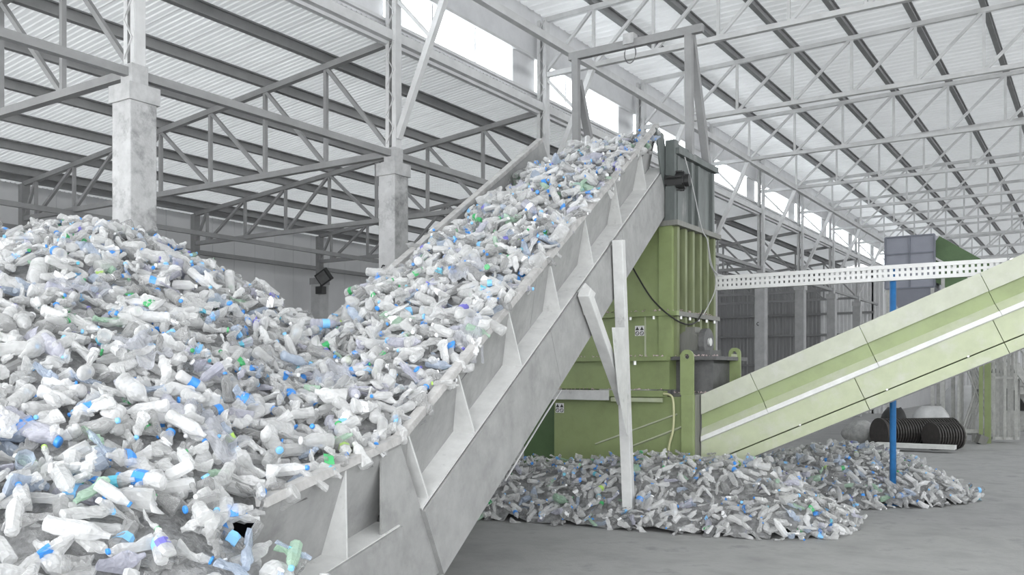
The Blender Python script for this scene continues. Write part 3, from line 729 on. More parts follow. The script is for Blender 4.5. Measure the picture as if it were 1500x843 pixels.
rng = random.Random(5)
def lump(name, c, r, m, label, cat, sd, sq=1.0):
    g = random.Random(sd); n, k = 16, 9; mb = MB(); rings = []
    ph = [g.uniform(0, 6.28) for _ in range(6)]
    for i in range(k + 1):
        t_ = i / k; z = r * sq * 1.7 * t_; w_ = r * (math.sin(math.pi * (.12 + .8 * t_)) ** .6)
        rings.append([(c[0] + w_*math.cos(a)*(1 + .12*math.sin(3*a + ph[0] + 4*t_) + .07*math.sin(5*a + ph[1])), c[1] + w_*math.sin(a)*(1 + .1*math.sin(2*a + ph[2] + 3*t_)), c[2] + z + .08*r*math.sin(2*a + ph[3])*t_) for a in [2*math.pi*j/n for j in range(n)]])
    mb.loft(rings)
    return tag(mb.build(name, m, loc=tuple(c), smooth=True), label, cat)
def fl_at(px, d): v = at(px, HY, d); return (v.x, v.y, 0)
lump('bulk_bag', fl_at(1366, 33.25), .7, 'sack', 'plump white bulk bag standing behind the ribbed drum', 'bag', 1, 1.1)
lump('bulk_bag', fl_at(1412, 38.5), 1.0, 'sack', 'white bulk bag half hidden by the steel rack', 'bag', 2, 1.2)
lump('dust_sack', fl_at(1262, 32.6), .62, 'sack_grey', 'slumped grey sack at the left end of the ribbed drum', 'sack', 3, .8)
lump('dark_bag', fl_at(1310, 33.6), .5, 'black', 'black rubbish bag peeking over the ribbed drum', 'bag', 4, 1.5)

# steel store: uprights and crossed bars
RD = 33.5
def rk(px, d, z): v = at(px, HY, d); return Vector((v.x, v.y, z))
rack = thing('steel_rack', 'rack of galvanised uprights with crossed bars beside the ribbed drum', 'rack', tuple(rk(1432, RD, 0)))
for k in range(5):
    d = RD + .42 * k
    bar('upright', rk(1404 + 1.5*k, d, .1), rk(1404 + 1.5*k, d, 3.6), .07, .07, 'rack', rack)
    bar('crossed_bar', rk(1408 + 4*k, d, .35), rk(1444 + 3*k, d, 3.1), .05, .05, 'rack', rack)
    bar('crossed_bar', rk(1444 + 3*k, d, .9), rk(1408 + 4*k, d, 3.3), .05, .05, 'rack', rack)
for k in range(7): bar('upright', rk(1456 + 5.4*k, RD - .2 + .3*(k % 3), .12), rk(1456 + 5.4*k, RD - .2 + .3*(k % 3), 3.7), .09, .09, 'rack', rack)
bar('shelf_rail', rk(1402, RD, .42), rk(1456, RD, .42), .1, .16, 'rack', rack)
bar('shelf_rail', rk(1452, RD - .1, .16), rk(1492, RD - .1, .16), .12, .1, 'rack', rack)
bar('shelf_rail', rk(1452, RD, 2.4), rk(1492, RD, 2.4), .06, .08, 'rack', rack)
gp = thing('green_post', 'thick green post standing among the galvanised rack bars', 'post', tuple(rk(1447, RD - .4, 0)))
bar('shaft', rk(1447, RD - .4, 0), rk(1447, RD - .4, 3.9), .2, .2, 'green', gp)
bar('side_post', rk(1437, RD - .7, .2), rk(1437, RD - .7, 3.4), .12, .12, 'green', gp)
bar('foot', rk(1435, RD - .75, 0), rk(1440, RD - .75, 0.3), .3, .3, 'rib_shade', gp)
stp = thing('access_stair', 'grey steel stair climbing behind the galvanised rack', 'stair', tuple(rk(1505, 36, 0)))
A, B = rk(1478, 36, 3.2), rk(1560, 36, .2)
for off in (0, 1.0):
    o_ = FW * off; bar('stringer', A + o_, B + o_, .08, .3, 'rack', stp); bar('handrail', A + o_ + UP*.95, B + o_ + UP*.95, .06, .06, 'rack', stp)
    for k in range(5):
        p = A.lerp(B, k/4) + o_; bar('baluster', p, p + UP * .95, .05, .05, 'rack', stp)
for k in range(9):
    p = A.lerp(B, (k + .5)/9); bar('tread', p, p + FW, .26, .04, 'rack', stp)
for px in (1480, 1492): bar('support_post', rk(px, 36.4, 0), rk(px, 36.4, 3.0), .1, .1, 'rack', stp)
mb_ = thing('baling_machine', 'grey machine cabinet with dark openings at the far end', 'machine', tuple(rk(1500, 41, 0)))
c = rk(1506, 41, 0)
MB().box((c.x - 1.5, c.y - .8, 0), (c.x + 1.5, c.y + .8, 2.6)).build('cabinet', 'rack', mb_)
MB().box((c.x - .9, c.y - .84, .9), (c.x + .7, c.y - .8, 1.9)).build('opening', 'black', mb_)
MB().box((c.x - 1.6, c.y - .9, 2.6), (c.x + 1.6, c.y + .9, 2.8)).build('lid', 'darksteel', mb_)

# ------------------------------------------------------------------ plastic bottles
NPR = np.random.default_rng(11)
PL = [plastic('clear_plastic', (.90, .90, .895), .36, .07, .28), plastic('milky_plastic', (.93, .93, .925), .6, .12, .32),
      plastic('grey_clear_plastic', (.55, .55, .545), .25, .06, .2), plastic('blue_tint_plastic', (.62, .70, .82), .36, .08, .2),
      plastic('lilac_tint_plastic', (.72, .72, .81), .38, .1, .2), plastic('green_tint_plastic', (.62, .82, .66), .5, .14)]
def paint(name, col, rough=.35):
    return mat(name, col, rough, var=.12, scale=12)
LB = [paint('label_blue', (.05, .26, .70)), paint('label_light_blue', (.22, .52, .85)), paint('label_green', (.05, .36, .12)),
      paint('label_white', (.85, .85, .86)), paint('label_violet', (.16, .15, .50)), paint('label_teal', (.10, .42, .55)), paint('label_lime', (.40, .62, .12))]
LBN = ['blue', 'pale-blue', 'green', 'white', 'violet', 'teal', 'lime']
BMATS = PL + LB

KINDS = {
 # name: (length, radius, profile as (t along axis, radius factor))
 'water_bottle': (.225, .040, [(0,.55),(.02,.92),(.05,1),(.16,1),(.19,.92),(.22,1),(.30,1),(.33,.92),(.36,1),(.62,1),(.68,.96),(.76,.80),(.84,.52),(.89,.38),(.91,.42),(.93,.36),(1,.36)]),
 'soda_bottle': (.31, .053, [(0,.35),(.02,.75),(.06,.98),(.16,1),(.28,.97),(.40,.92),(.46,.92),(.55,1),(.64,1),(.72,.92),(.80,.68),(.87,.40),(.92,.28),(.94,.33),(.955,.27),(1,.27)]),
 'tall_bottle': (.30, .047, [(0,.6),(.02,.95),(.05,1),(.12,1),(.14,.93),(.17,1),(.24,1),(.27,.93),(.30,1),(.55,1),(.58,.93),(.61,1),(.70,.98),(.79,.74),(.87,.42),(.92,.32),(1,.32)]),
 'wide_bottle': (.25, .062, [(0,.7),(.02,.97),(.06,1),(.25,1),(.28,.95),(.31,1),(.55,1),(.65,.95),(.76,.74),(.84,.5),(.88,.38),(.90,.44),(.92,.38),(1,.38)]),
 'large_jug': (.36, .082, [(0,.7),(.02,.96),(.05,1),(.14,1),(.16,.94),(.19,1),(.28,1),(.30,.94),(.33,1),(.42,1),(.44,.94),(.47,1),(.56,1),(.64,.95),(.74,.75),(.83,.45),(.88,.28),(.90,.34),(.92,.26),(1,.26)]),
 'plastic_cup': (.13, .046, [(0,.72),(.03,.74),(.2,.78),(.4,.83),(.6,.88),(.8,.93),(.93,.97),(.96,1.06),(1,1.06)]),
}
def ring_mesh(ts, rs, L, Rr, n, capends=True):
    v = []; f = []
    for t, r in zip(ts, rs):
        for k in range(n):
            a = 2*math.pi*k/n; v.append((t*L, r*Rr*math.cos(a), r*Rr*math.sin(a)))
    m = len(ts)
    for i in range(m-1):
        for k in range(n):
            k2 = (k+1) % n; f.append((i*n+k, (i+1)*n+k, (i+1)*n+k2, i*n+k2))
    if capends: f.append(tuple(range(n))); f.append(tuple((m-1)*n + k for k in reversed(range(n))))
    return np.array(v, float), f
def make_variant(kind, seed, crush, hi):
    L, Rr, prof = KINDS[kind]; g = np.random.default_rng(seed)
    ts = np.array([p[0] for p in prof]); rs = np.array([p[1] for p in prof])
    if not hi:
        tt = np.array([0, .03, .2, .38, .56, .70, .80, .88, 1.0]); rr = np.interp(tt, ts, rs); rr[0] = rs[0]
        n = 8
    else:
        tt, rr, n = ts, rs, 14
    body = ring_mesh(tt, rr, L, Rr, n, capends=True)
    if kind == 'plastic_cup': body = (body[0], body[1][:-1])
    parts = {'body': body}
    if kind != 'plastic_cup':
        parts['cap'] = ring_mesh([.935, .94, .995, 1.01], [rs[-1]*1.0, rs[-1]*1.28, rs[-1]*1.25, rs[-1]*1.0] , L, Rr, 8 if not hi else 12)
        l0, l1 = (.36, .60) if kind not in ('large_jug',) else (.33, .42)
        lt = np.linspace(l0, l1, 3 if not hi else 5)
        parts['label'] = ring_mesh(lt, np.interp(lt, tt, rr) + .03, L, Rr, n, capends=False)
    fl = 1 - crush * g.uniform(.35, .75); ang = g.uniform(0, math.pi); tw = crush * g.uniform(-1.2, 1.2); bend = crush * g.uniform(-.9, .9); bd2 = crush * g.uniform(-.5, .5)
    dents = [(g.uniform(.1, .75), g.uniform(0, 2*math.pi), g.uniform(.10, .24), g.uniform(.25, .75) * (.4 + crush)) for _ in range(int(2 + 5 * crush))]
    nz = g.normal(0, 1, (24, 24))
    sh = 1 - crush * g.uniform(0, .25)
    def deform(v):
        v = v.copy(); t = v[:, 0] / L; y, z = v[:, 1].copy(), v[:, 2].copy()
        th = np.arctan2(z, y); rad = np.hypot(y, z); k = np.ones_like(t)
        soft = np.clip((.86 - t) / .15, 0, 1)          # the neck stays stiff
        for t0, a0, w_, dp in dents:
            da = np.angle(np.exp(1j * (th - a0)))
            k -= dp * np.exp(-((t - t0) / w_) ** 2 - (da / .9) ** 2)
        k += crush * .12 * nz[(t * 17).astype(int) % 24, ((th + math.pi) * 3.5).astype(int) % 24] * (rad > 0)
        k = 1 + (np.clip(k, .15, 1.3) - 1) * soft
        rad = rad * k
        y, z = rad * np.cos(th - ang), rad * np.sin(th - ang)
        f_ = 1 + (fl - 1) * soft
        z = z * f_; y = y * (1 + (1 - f_) * .55)
        a = tw * (t - .5); y, z = y*np.cos(a) - z*np.sin(a), y*np.sin(a) + z*np.cos(a)
        x = (t - .5) * L * sh
        y = y + bend * L * .5 * ((t - .5) ** 2); z = z + bd2 * L * .5 * ((t - .5) ** 2)
        return np.stack([x, y, z], 1)
    return {k: (deform(v), f) for k, (v, f) in parts.items()}
SPEC = []                                              # (kind, crush, seed)
for i, (kd, crs) in enumerate((('water_bottle', (0, .35, .7, .9, 1.0)), ('soda_bottle', (0.1, .5, .8, 1.0)), ('tall_bottle', (.0, .45, .8, 1.0)), ('wide_bottle', (.1, .5, .9, 1.0)), ('large_jug', (.15, .6)), ('plastic_cup', (.1, .6)))):
    for j, c in enumerate(crs): SPEC.append((kd, c, 100 * i + j))
HI = [make_variant(k, s, c, True) for k, c, s in SPEC]
LO = [make_variant(k, s, c, False) for k, c, s in SPEC]
WT = np.array([{'water_bottle': 1.35, 'soda_bottle': 1.0, 'tall_bottle': 1.0, 'wide_bottle': .8, 'large_jug': .10, 'plastic_cup': .25}[k] for k, c, s in SPEC]); WT /= WT.sum()

# ---- surfaces the bottles lie on
def npv(v): return np.array(tuple(v))
class Heap:
    def __init__(s, ridge, k, zlow, kl=2.0, nz=.10, seed=1, side=1.0):
        s.side = side; s.r = np.array(ridge); s.k = k; s.zlow = zlow; s.kl = kl; s.nz = nz; s.sd = seed
    def H(s, x, y):
        x = np.asarray(x, float); y = np.asarray(y, float)
        dx = x[..., None] - s.r[:, 0]; dy = y[..., None] - s.r[:, 1]
        d = np.hypot((dx*RT.x + dy*RT.y) * s.side, dx*FW.x + dy*FW.y)
        h = (s.r[:, 2] + .12 - s.r[:, 3] * np.sqrt(d * d + .08)).max(-1)
        q = s.sd
        h = h + s.nz * (np.sin(2.1*x + q) * np.cos(1.7*y + .3*q) + .5*np.sin(4.7*x - 3.1*y + q) + .35*np.cos(7.3*y + 5.9*x + 2*q))
        return np.where(h < s.zlow, s.zlow - (s.zlow - h) * s.kl, h)
def dens(pts, k=None):
    out = []
    for a, b in zip(pts[:-1], pts[1:]):
        for t in np.linspace(0, 1, 6, endpoint=False): out.append(tuple(np.array(a) * (1-t) + np.array(b) * t))
    out.append(tuple(pts[-1])); return out
def rp(px, py, d, k): v = at(px, py, d); return (v.x, v.y, v.z - .10, k)
ridgeA = dens([rp(-300, 352, 12.2, .43), rp(0, 340, 12.1, .43), rp(90, 326, 12.0, .43), rp(175, 319, 11.8, .43), rp(250, 352, 11.6, .42), rp(310, 392, 11.5, .41), rp(380, 428, 11.4, .40), rp(440, 464, 11.3, .38), rp(500, 486, 11.2, .36), rp(540, 500, 10.9, .34)])
def e_far(s): return np.interp(s / LEN, [0, .2, .35, .6, 1.0], [-.05, .0, .0, -.2, -.5])
def e_near(s): return np.interp(s / LEN, [0, .1, .5, .9, 1.0], [-.04, -.02, .0, -.04, -.25])
def wload(s, v):                                        # bottle surface between the conveyor walls
    t = np.clip(-v / WD, 0, 1)
    b = e_near(s) * (1 - t) + e_far(s) * t + np.interp(s / LEN, [0, .3, .6, 1], [.16, .2, .2, .14]) * 4 * t * (1 - t)
    return b + .05 * np.sin(3.1*s + 4*v) + .04 * np.cos(5.3*v - 2.2*s)
spill = []
for s_ in np.linspace(0, LEN * .34, 10):
    p = cv(float(s_), -WD - .15, float(e_far(s_)) - .2); spill.append((p.x, p.y, p.z - .1, .75))
for s_ in np.linspace(-2.4, .3, 8):
    for v_, dz in ((-WD*.75, .28), (-WD*.35, .24), (-.34, .14), (-.12, .08)):
        p = ci(float(s_), v_, 0); spill.append((p.x, p.y, p.z + dz - .08, .45))
heapA = Heap(ridgeA + spill, .43, 1.35, 1.9, .06, 1, 1.7)
def belt_sv(x, y):
    x = np.asarray(x, float); y = np.asarray(y, float)
    return (x - PB.x)*HC.x + (y - PB.y)*HC.y, (x - PB.x)*NC.x + (y - PB.y)*NC.y
def zload(sh, v):                                       # height of the load surface above plan point (sh, v)
    s = sh / math.cos(SL); w_ = wload(s, v); s = s + w_ * math.tan(SL)
    return PB.z + sh * math.tan(SL) + wload(s, v) / math.cos(SL)
def HA(x, y):
    h = heapA.H(x, y)
    sh, v = belt_sv(x, y)
    zr = PB.z + np.where(sh < 0, sh * math.tan(SI), sh * math.tan(SL))     # the near rim holds the heap back
    cap = zr - .02 + .62 * np.clip(-v, 0, 9) + 6 * np.clip(-1.85 - sh, 0, 9)
    h = np.where(v < 0, np.minimum(h, cap), np.minimum(h, cap - 2.2 * v * np.clip((sh + 2.9) / .7, 0, 1)))
    return h
ridgeB = dens([rp(752, 664, 16.9, .62), rp(800, 662, 16.9, .62), rp(870, 661, 16.5, .62), rp(950, 659, 16.1, .62), rp(1040, 660, 15.7, .62), rp(1100, 664, 15.4, .62)])
heapB = Heap(ridgeB, .6, .2, 1.0, .04, 3)
ridgeC = dens([rp(1130, 664, 18.4, .55), rp(1195, 646, 18.6, .55), rp(1240, 639, 18.9, .55), rp(1285, 648, 18.8, .55), rp(1312, 664, 18.4, .6)])
heapC = Heap(ridgeC, .55, .2, 1.0, .04, 5)
TOX, TOY = np.array((RT.x, RT.y)), np.array((FW.x, FW.y))
def project(P):
    r = P[:, 0]*RT.x + P[:, 1]*RT.y; f = P[:, 0]*FW.x + P[:, 1]*FW.y
    f = np.maximum(f, .01); return CX + F*r/f, HY - F*(P[:, 2]-CAMZ)/f, f
def grid_pts(x0, x1, y0, y1, sp):
    gx, gy = np.meshgrid(np.arange(x0, x1, sp), np.arange(y0, y1, sp)); x = gx.ravel(); y = gy.ravel()
    return x + NPR.uniform(-.5, .5, x.size)*sp, y + NPR.uniform(-.5, .5, x.size)*sp
def heap_samples(Hf, box, sp, lift, keep=None, zmin=.05):
    x, y = grid_pts(*box, sp); z = Hf(x, y); e = .04
    nx = -(Hf(x+e, y) - Hf(x-e, y)) / (2*e); ny = -(Hf(x, y+e) - Hf(x, y-e)) / (2*e)
    n = np.stack([nx, ny, np.ones_like(nx)], 1); n /= np.linalg.norm(n, axis=1)[:, None]
    P = np.stack([x, y, z], 1) + n * NPR.uniform(lift[0], lift[1], x.size)[:, None]
    u, v, d = project(P)
    ok = (z > zmin) & (u > -170) & (u < 1600) & (v < 960) & (d > 1.2)
    if keep is not None: ok &= keep(x, y, z)
    return P[ok], n[ok]
def not_in_conv(x, y, z):
    sh, v = belt_sv(x, y)
    inside = (sh > .1) & (v > -WD - .05) & (z < zload(sh, v) - .02)
    return ~inside & ((v < .0) | (sh < -2.3))
boxA = (-22, 1.5, .2, 13.5)
def behind(x, y, z):                                    # skip the buried far foot of the heap
    dd = x*FW.x + y*FW.y
    return not_in_conv(x, y, z) & (dd < 13.4)
layers = []                                             # (points, normals, heap id, layer)
for sp, lift, ly in ((.20, (-.11, -.05), 0), (.175, (-.02, .05), 1), (.36, (.05, .11), 2)):
    P, n = heap_samples(HA, boxA, sp, lift, behind); layers.append((P, n, 'heap', ly))
    s_, v_ = grid_pts(.1, LEN - .2, -WD + .1, -.06, sp * .96)
    wv = wload(s_, v_); Pc = np.array([npv(cv(float(a), float(b), float(c))) for a, b, c in zip(s_, v_, wv)])
    e = .05
    gs = (wload(s_+e, v_) - wload(s_-e, v_)) / (2*e); gv = (wload(s_, v_+e) - wload(s_, v_-e)) / (2*e)
    n = npv(WN)[None] - gs[:, None]*npv(AX)[None] - gv[:, None]*npv(NC)[None]; n /= np.linalg.norm(n, axis=1)[:, None]
    okb = HA(Pc[:, 0], Pc[:, 1]) < Pc[:, 2] + .08
    Pc, n, s_ = Pc[okb], n[okb], s_[okb]
    layers.append((Pc + n * NPR.uniform(lift[0], lift[1], len(s_))[:, None], n, 'belt', ly))
    def keepB(x, y, z): return ~((x > XA - .1) & (x < XB + .35) & (y > YA - .3)) & ((x*FW.x + y*FW.y) < 18)
    P, n = heap_samples(heapB.H, (-10.5, -2.5, 11.5, 17.5), sp * 1.05, lift, keepB, .06); layers.append((P, n, 'machine', ly))
    P, n = heap_samples(heapC.H, (-8, -1, 14.5, 21), sp * 1.05, lift, lambda x, y, z: ~((x < XB + .5) & (y > YA - .3)), .06); layers.append((P, n, 'pole', ly))

def frames(n, flat=.30):
    m = len(n); a = NPR.normal(0, 1, (m, 3)); a -= (a*n).sum(1)[:, None]*n; a /= np.linalg.norm(a, axis=1)[:, None]
    a = a + n * NPR.normal(0, flat, m)[:, None]; a /= np.linalg.norm(a, axis=1)[:, None]
    r = NPR.normal(0, 1, (m, 3)); b = np.cross(a, r); b /= np.linalg.norm(b, axis=1)[:, None]; c = np.cross(a, b)
    return np.stack([a, b, c], 2)                       # columns: bottle axis, side, up
recs = []
for P, n, hid, ly in layers:
    m = len(P); Rm = frames(n, .38 if ly == 2 else .28); vi = NPR.choice(len(SPEC), m, p=WT); sc = NPR.uniform(.95, 1.32, m)
    if hid in ('machine', 'pole'): sc *= .85
    body = NPR.choice(6, m, p=[.43, .31, .16, .045, .04, .015]); 
    lab = np.where(NPR.random(m) < .15, NPR.choice(7, m, p=[.33, .22, .10, .22, .07, .04, .02]), -1)
    cap = np.where(NPR.random(m) < .36, NPR.choice(7, m, p=[.33, .14, .09, .36, .05, .02, .01]), -1)
    u, v, d = project(P)
    for i in range(m):
        recs.append([P[i], Rm[i], vi[i], sc[i], body[i], lab[i], cap[i], hid, ly, u[i], v[i], d[i]])

def surf(x, y):
    x = np.atleast_1d(np.asarray(x, float)); y = np.atleast_1d(np.asarray(y, float))
    h = HA(x, y); sh, v = belt_sv(x, y); ins = (sh > .1) & (sh < LEN * math.cos(SL)) & (v > -WD) & (v < 0)
    return np.where(ins, np.maximum(h, zload(sh, v)), h)
def hit(px, py):                                        # where a sight line meets the bottles
    for d in np.arange(4, 18, .02):
        p = at(px, py, d)
        if p.z < surf(p.x, p.y)[0]: return p, d
    return at(px, py, 8), 8
JUGS = [i for i, q in enumerate(SPEC) if q[0] == 'large_jug']
forced = []
for px, py, dirx, diry, sc_, bd_, lb_, cp_, hid_, j in ((425, 508, 28, -50, 1.75, 0, -1, -1, 'heap', 1), (868, 238, 40, -16, 1.25, 4, -1, 3, 'belt', 0), (45, 640, 30, 12, 1.6, 4, 0, 0, 'heap', 1), (258, 620, 60, 8, 1.5, 0, -1, -1, 'heap', 1), (700, 345, 30, -34, 1.2, 4, -1, -1, 'belt', 1), (640, 470, 36, 4, 1.2, 0, -1, 3, 'heap', 0), (335, 455, 30, 14, 1.3, 3, -1, 0, 'heap', 1)):
    p, d = hit(px, py); q = on(px + dirx, py + diry, p, FW)
    a_ = (q - p).normalized(); n_ = Vector((0, -.3, .95)); b_ = a_.cross(n_).normalized(); c_ = a_.cross(b_)
    forced.append(len(recs)); pp = p + UP * .07
    recs.append([npv(pp), np.array([npv(a_), npv(b_), npv(c_)]).T, JUGS[j], sc_, bd_, lb_, cp_, hid_, 2, px, py, d])
# the ones that show largest become things of their own
def showing(r):
    ln = KINDS[SPEC[r[2]][0]][0] * r[3]
    return ln * F / r[11] * (1.0 if r[8] == 2 else .92)
cand = [i for i, r in enumerate(recs) if r[8] >= 1 and 4 < r[9] < 1496 and 62 < r[10] < 655 and not (r[7] == 'heap' and r[11] > 11.6)]
cand.sort(key=lambda i: -showing(recs[i]))
NIND = 330
solo = set(cand[:NIND - 60])
belt = [i for i in cand if recs[i][7] == 'belt' and i not in solo][:45]
litter = [i for i in cand if recs[i][7] in ('machine', 'pole') and i not in solo][:15]
solo |= set(belt) | set(litter) | set(forced)
MESH = {}
def vmesh(vi, part, m):
    key = (vi, part, m)
    if key not in MESH:
        v, f = HI[vi][part]; me = bpy.data.meshes.new(SPEC[vi][0] if part == 'body' else part)
        me.from_pydata(v.tolist(), [], f); me.materials.append(BMATS[m])
        me.polygons.foreach_set('use_smooth', [SPEC[vi][1] < .75 or part != 'body'] * len(me.polygons)); me.update(); MESH[key] = me
    return MESH[key]
TINT = ['clear', 'milky', 'greyish', 'blue tinted', 'lilac tinted', 'green tinted']
WHERE = {'heap': 'on the heap', 'belt': 'on the conveyor', 'machine': 'by the green tower', 'pole': 'by the blue pole'}
NOUN = {'water_bottle': 'small water bottle', 'soda_bottle': 'waisted soda bottle', 'tall_bottle': 'slim ringed bottle', 'wide_bottle': 'wide bottle', 'large_jug': 'large ribbed water jug', 'plastic_cup': 'open plastic cup'}
def state(c): return 'intact' if c < .2 else 'dented' if c < .6 else 'crushed'
for i in sorted(solo):
    p, Rm, vi, sc, bd, lb, cp, hid, ly, *_ = recs[i]
    kd, cr, _s = SPEC[vi]
    o = bpy.data.objects.new(kd, vmesh(vi, 'body', int(bd))); COL.objects.link(o)
    o.matrix_world = Matrix.Translation(Vector(p)) @ Matrix([list(q) for q in Rm]).to_4x4() @ Matrix.Scale(float(sc), 4)
    ex = []
    if kd != 'plastic_cup':
        for nm, ix in (('label', lb), ('cap', cp)):
            if ix >= 0:
                c = bpy.data.objects.new('bottle_' + nm, vmesh(vi, nm, 6 + int(ix))); COL.objects.link(c); c.parent = o
        if cp >= 0: ex.append(LBN[cp] + ' cap')
        if lb >= 0: ex.append(LBN[lb] + ' label')
    desc = '%s %s %s%s %s' % (state(cr), TINT[bd], NOUN[kd], (' with ' + ' and '.join(ex)) if ex else (' without cap' if kd != 'plastic_cup' else ''), WHERE[hid])
    tag(o, desc, 'cup' if kd == 'plastic_cup' else 'jug' if kd == 'large_jug' else 'bottle', desc.replace(WHERE[hid], '').strip() + 's ' + WHERE[hid])

# everything else in each heap, with the packed core below, is one mass
def core_heap(Hf, box, sp, keep, drop):
    xs = np.arange(box[0], box[1], sp); ys_ = np.arange(box[2], box[3], sp); gx, gy = np.meshgrid(xs, ys_)
    z = Hf(gx, gy) - drop + NPR.uniform(-.03, .03, gx.shape); ok = keep(gx, gy, z) & (z > -.02)
    idx = np.arange(gx.size).reshape(gx.shape); q = ok[:-1, :-1] & ok[1:, :-1] & ok[:-1, 1:] & ok[1:, 1:]
    f = np.stack([idx[:-1, :-1][q], idx[:-1, 1:][q], idx[1:, 1:][q], idx[1:, :-1][q]], 1)
    return np.stack([gx.ravel(), gy.ravel(), np.maximum(z.ravel(), .0)], 1), f
M['core'] = mat('shaded_packed_plastic', (.24, .24, .24), .3, var=.5, scale=9, bump=.9, bscale=22)  # core darkened to stand for shade in the gaps between bottles
def mass(hid, name, label, core):
    V = [core[0]]; fv = [core[1].ravel()]; fs = [np.full(len(core[1]), 4)]; mi = [np.zeros(len(core[1]), int)]; off = len(core[0])
    rs = [r for i, r in enumerate(recs) if r[7] == hid and i not in solo]
    byv = {}
    for r in rs: byv.setdefault(int(r[2]), []).append(r)
    for vi, lst in byv.items():
        Rm = np.array([r[1] * r[3] for r in lst]); P = np.array([r[0] for r in lst])
        for part in ('body', 'label', 'cap'):
            if part not in LO[vi]: continue
            sel = np.arange(len(lst)) if part == 'body' else np.array([k for k, r in enumerate(lst) if r[5 if part == 'label' else 6] >= 0], int)
            if part == 'cap': sel = np.array([k for k in sel if lst[k][8] > 0], int)
            if len(sel) == 0: continue
            v, f = LO[vi][part]; nv = len(v)
            W = np.einsum('mij,nj->mni', Rm[sel], v) + P[sel][:, None, :]
            V.append(W.reshape(-1, 3))
            fl_ = np.concatenate([np.array(q) for q in f]); fn = np.array([len(q) for q in f])
            o_ = off + np.arange(len(sel)) * nv
            fv.append((fl_[None] + o_[:, None]).ravel()); fs.append(np.tile(fn, len(sel)))
            mm = np.array([1 + int(lst[k][4]) if part == 'body' else 7 + int(lst[k][5 if part == 'label' else 6]) for k in sel])
            mi.append(np.repeat(mm, len(f))); off += nv * len(sel)
    V = np.concatenate(V); fv = np.concatenate(fv); fs = np.concatenate(fs); mi = np.concatenate(mi)
    V = np.maximum(V, [-1e9, -1e9, .005])
    base = V.mean(0); base[2] = 0; V = V - base
    me = bpy.data.meshes.new(name); me.vertices.add(len(V)); me.vertices.foreach_set('co', V.ravel().astype(np.float32))
    me.loops.add(len(fv)); me.loops.foreach_set('vertex_index', fv.astype(np.int32))
    me.polygons.add(len(fs)); me.polygons.foreach_set('loop_start', np.concatenate([[0], np.cumsum(fs)[:-1]]).astype(np.int32))
    for m_ in [M['core']] + BMATS: me.materials.append(m_)
    me.polygons.foreach_set('material_index', mi.astype(np.int32))
    sm = NPR.random(len(fs)) < 2; me.polygons.foreach_set('use_smooth', np.zeros(len(fs), bool)); me.update(calc_edges=True); me.validate()
    o = bpy.data.objects.new(name, me); COL.objects.link(o); o.location = base
    tag(o, label, 'bottles', kind='stuff'); print(name, len(rs), 'bottles', len(fs), 'faces'); return o
def core_keep(x, y, z):
    sh, v = belt_sv(x, y)
    return ((v < .0) | (sh < -2.3)) & ~((sh > .1) & (v > -WD - .02) & (z < zload(sh, v) - .3))
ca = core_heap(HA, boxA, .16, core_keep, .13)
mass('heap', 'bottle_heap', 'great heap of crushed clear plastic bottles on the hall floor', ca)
ss = np.linspace(0, LEN - .1, 60); vv = np.linspace(-WD + .06, -.05, 16); gs, gv = np.meshgrid(ss, vv)
wv = wload(gs, gv) - .13
cvv = np.array([npv(cv(float(a), float(b), float(c))) for a, b, c in zip(gs.ravel(), gv.ravel(), wv.ravel())])
idx = np.arange(gs.size).reshape(gs.shape)
cf = np.stack([idx[:-1, :-1].ravel(), idx[:-1, 1:].ravel(), idx[1:, 1:].ravel(), idx[1:, :-1].ravel()], 1)
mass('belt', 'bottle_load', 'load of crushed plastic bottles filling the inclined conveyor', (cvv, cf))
mass('machine', 'bottle_litter', 'low drift of small plastic bottles around the foot of the green tower', core_heap(heapB.H, (-10.5, -2.5, 11.5, 17.5), .16, lambda x, y, z: keepB(x, y, z), .1))
mass('pole', 'bottle_litter', 'low drift of bluish plastic bottles under the green conveyor by the blue pole', core_heap(heapC.H, (-8, -1, 14.5, 21), .16, lambda x, y, z: ~((x < XB + .5) & (y > YA - .3)), .1))

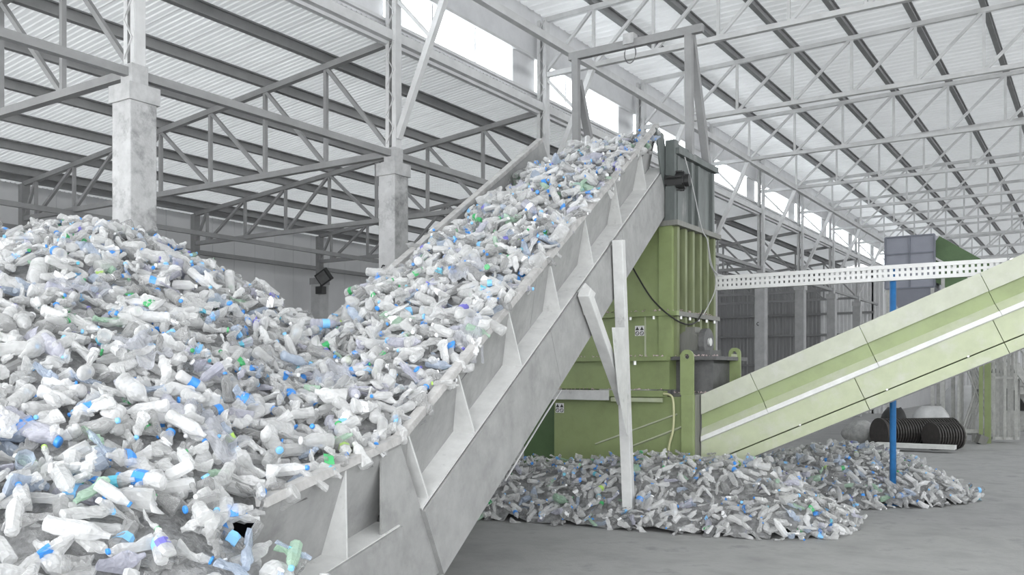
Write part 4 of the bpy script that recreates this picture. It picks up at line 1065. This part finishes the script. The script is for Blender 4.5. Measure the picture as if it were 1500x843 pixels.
# crumpled sheets of film lying over the bottles
FILM = plastic('film_plastic', (.80, .81, .86), .38, .1, .4, 1.0)
def film(px, py, a, b, rot, label, sd):
    p, d = hit(px, py); g = np.random.default_rng(sd); n, m = 22, 16
    gx, gy = np.meshgrid(np.linspace(-a/2, a/2, n), np.linspace(-b/2, b/2, m)); c, s_ = math.cos(rot), math.sin(rot)
    ph = g.uniform(0, 6.28, 8); edge = 1 + .18*np.sin(5*np.arctan2(gy, gx) + ph[0])
    X = p.x + (gx*c - gy*s_)*edge; Y = p.y + (gx*s_ + gy*c)*edge
    Z = surf(X.ravel(), Y.ravel()).reshape(X.shape) + .085 + .03*np.sin(22*gx + 9*gy + ph[1]) + .025*np.sin(31*gy - 12*gx + ph[2]) + .02*np.sin(47*gx + ph[3]) + g.normal(0, .008, X.shape)
    Z = np.maximum(Z, p.z - .25)
    v = np.stack([X, Y, Z], -1).reshape(-1, 3); mb = MB()
    mb.v = [Vector(q) for q in v.tolist()]; mb.f = [(j*n + i, j*n + i + 1, (j+1)*n + i + 1, (j+1)*n + i) for j in range(m-1) for i in range(n-1)]
    o = mb.build('plastic_film', FILM, loc=tuple(p)); tag(o, label, 'film'); return o
film(300, 635, .62, .42, .3, 'crumpled clear film spread over the lower slope of the heap', 1)
film(688, 500, .42, .26, 1.75, 'crumpled clear film caught beside the conveyor rim', 2)
film(120, 432, .5, .36, .8, 'bluish crumpled film on the upper slope of the heap', 3)
film(490, 560, .5, .4, 2.0, 'clear wrinkled film where heap and conveyor meet', 4)
film(690, 400, .55, .3, 1.2, 'clear wrinkled film lying on the bottles halfway up the conveyor', 5)
film(205, 520, .4, .35, .1, 'small clear film among bottles in the middle of the heap', 6)

# dust and plastic fragments caught on the tower's ledges
def fragments(name, boxes, label, n, sd):
    g = random.Random(sd); mb = MB()
    for (x0, x1, y0, y1, z) in boxes:
        for _ in range(n):
            r = g.uniform(.012, .04); c = Vector((g.uniform(x0, x1), g.uniform(y0, y1), z)); q = [c + Vector((g.uniform(-r, r), g.uniform(-r, r), g.uniform(0, r))) for _ in range(3)]
            mb.add([q[0], q[1], q[2], c + Vector((0, 0, r * 1.3))], [(0, 1, 2), (0, 1, 3), (1, 2, 3), (2, 0, 3)])
    o = mb.build(name, 'debris', loc=(boxes[0][0], boxes[0][2], boxes[0][4])); tag(o, label, 'fragments', kind='stuff')
fragments('plastic_fragments', [(XA - .1, XB - .1, YA - .2, YA - .08, zt + .03), (XA - .2, XB - .2, YA - .28, YA - .1, zl + .10), (XB, -6.2, YA, YA + .3, zt + .03), (XA, XB, YA - .1, YA - .02, zf1 + .045), (XB - .05, XB + .1, YA, YB, zf1 + .045), (XB - .05, -6.35, YA + .1, YA + .3, zl + .05)], 'pale plastic fragments caught on the ledges of the green tower', 55, 3)
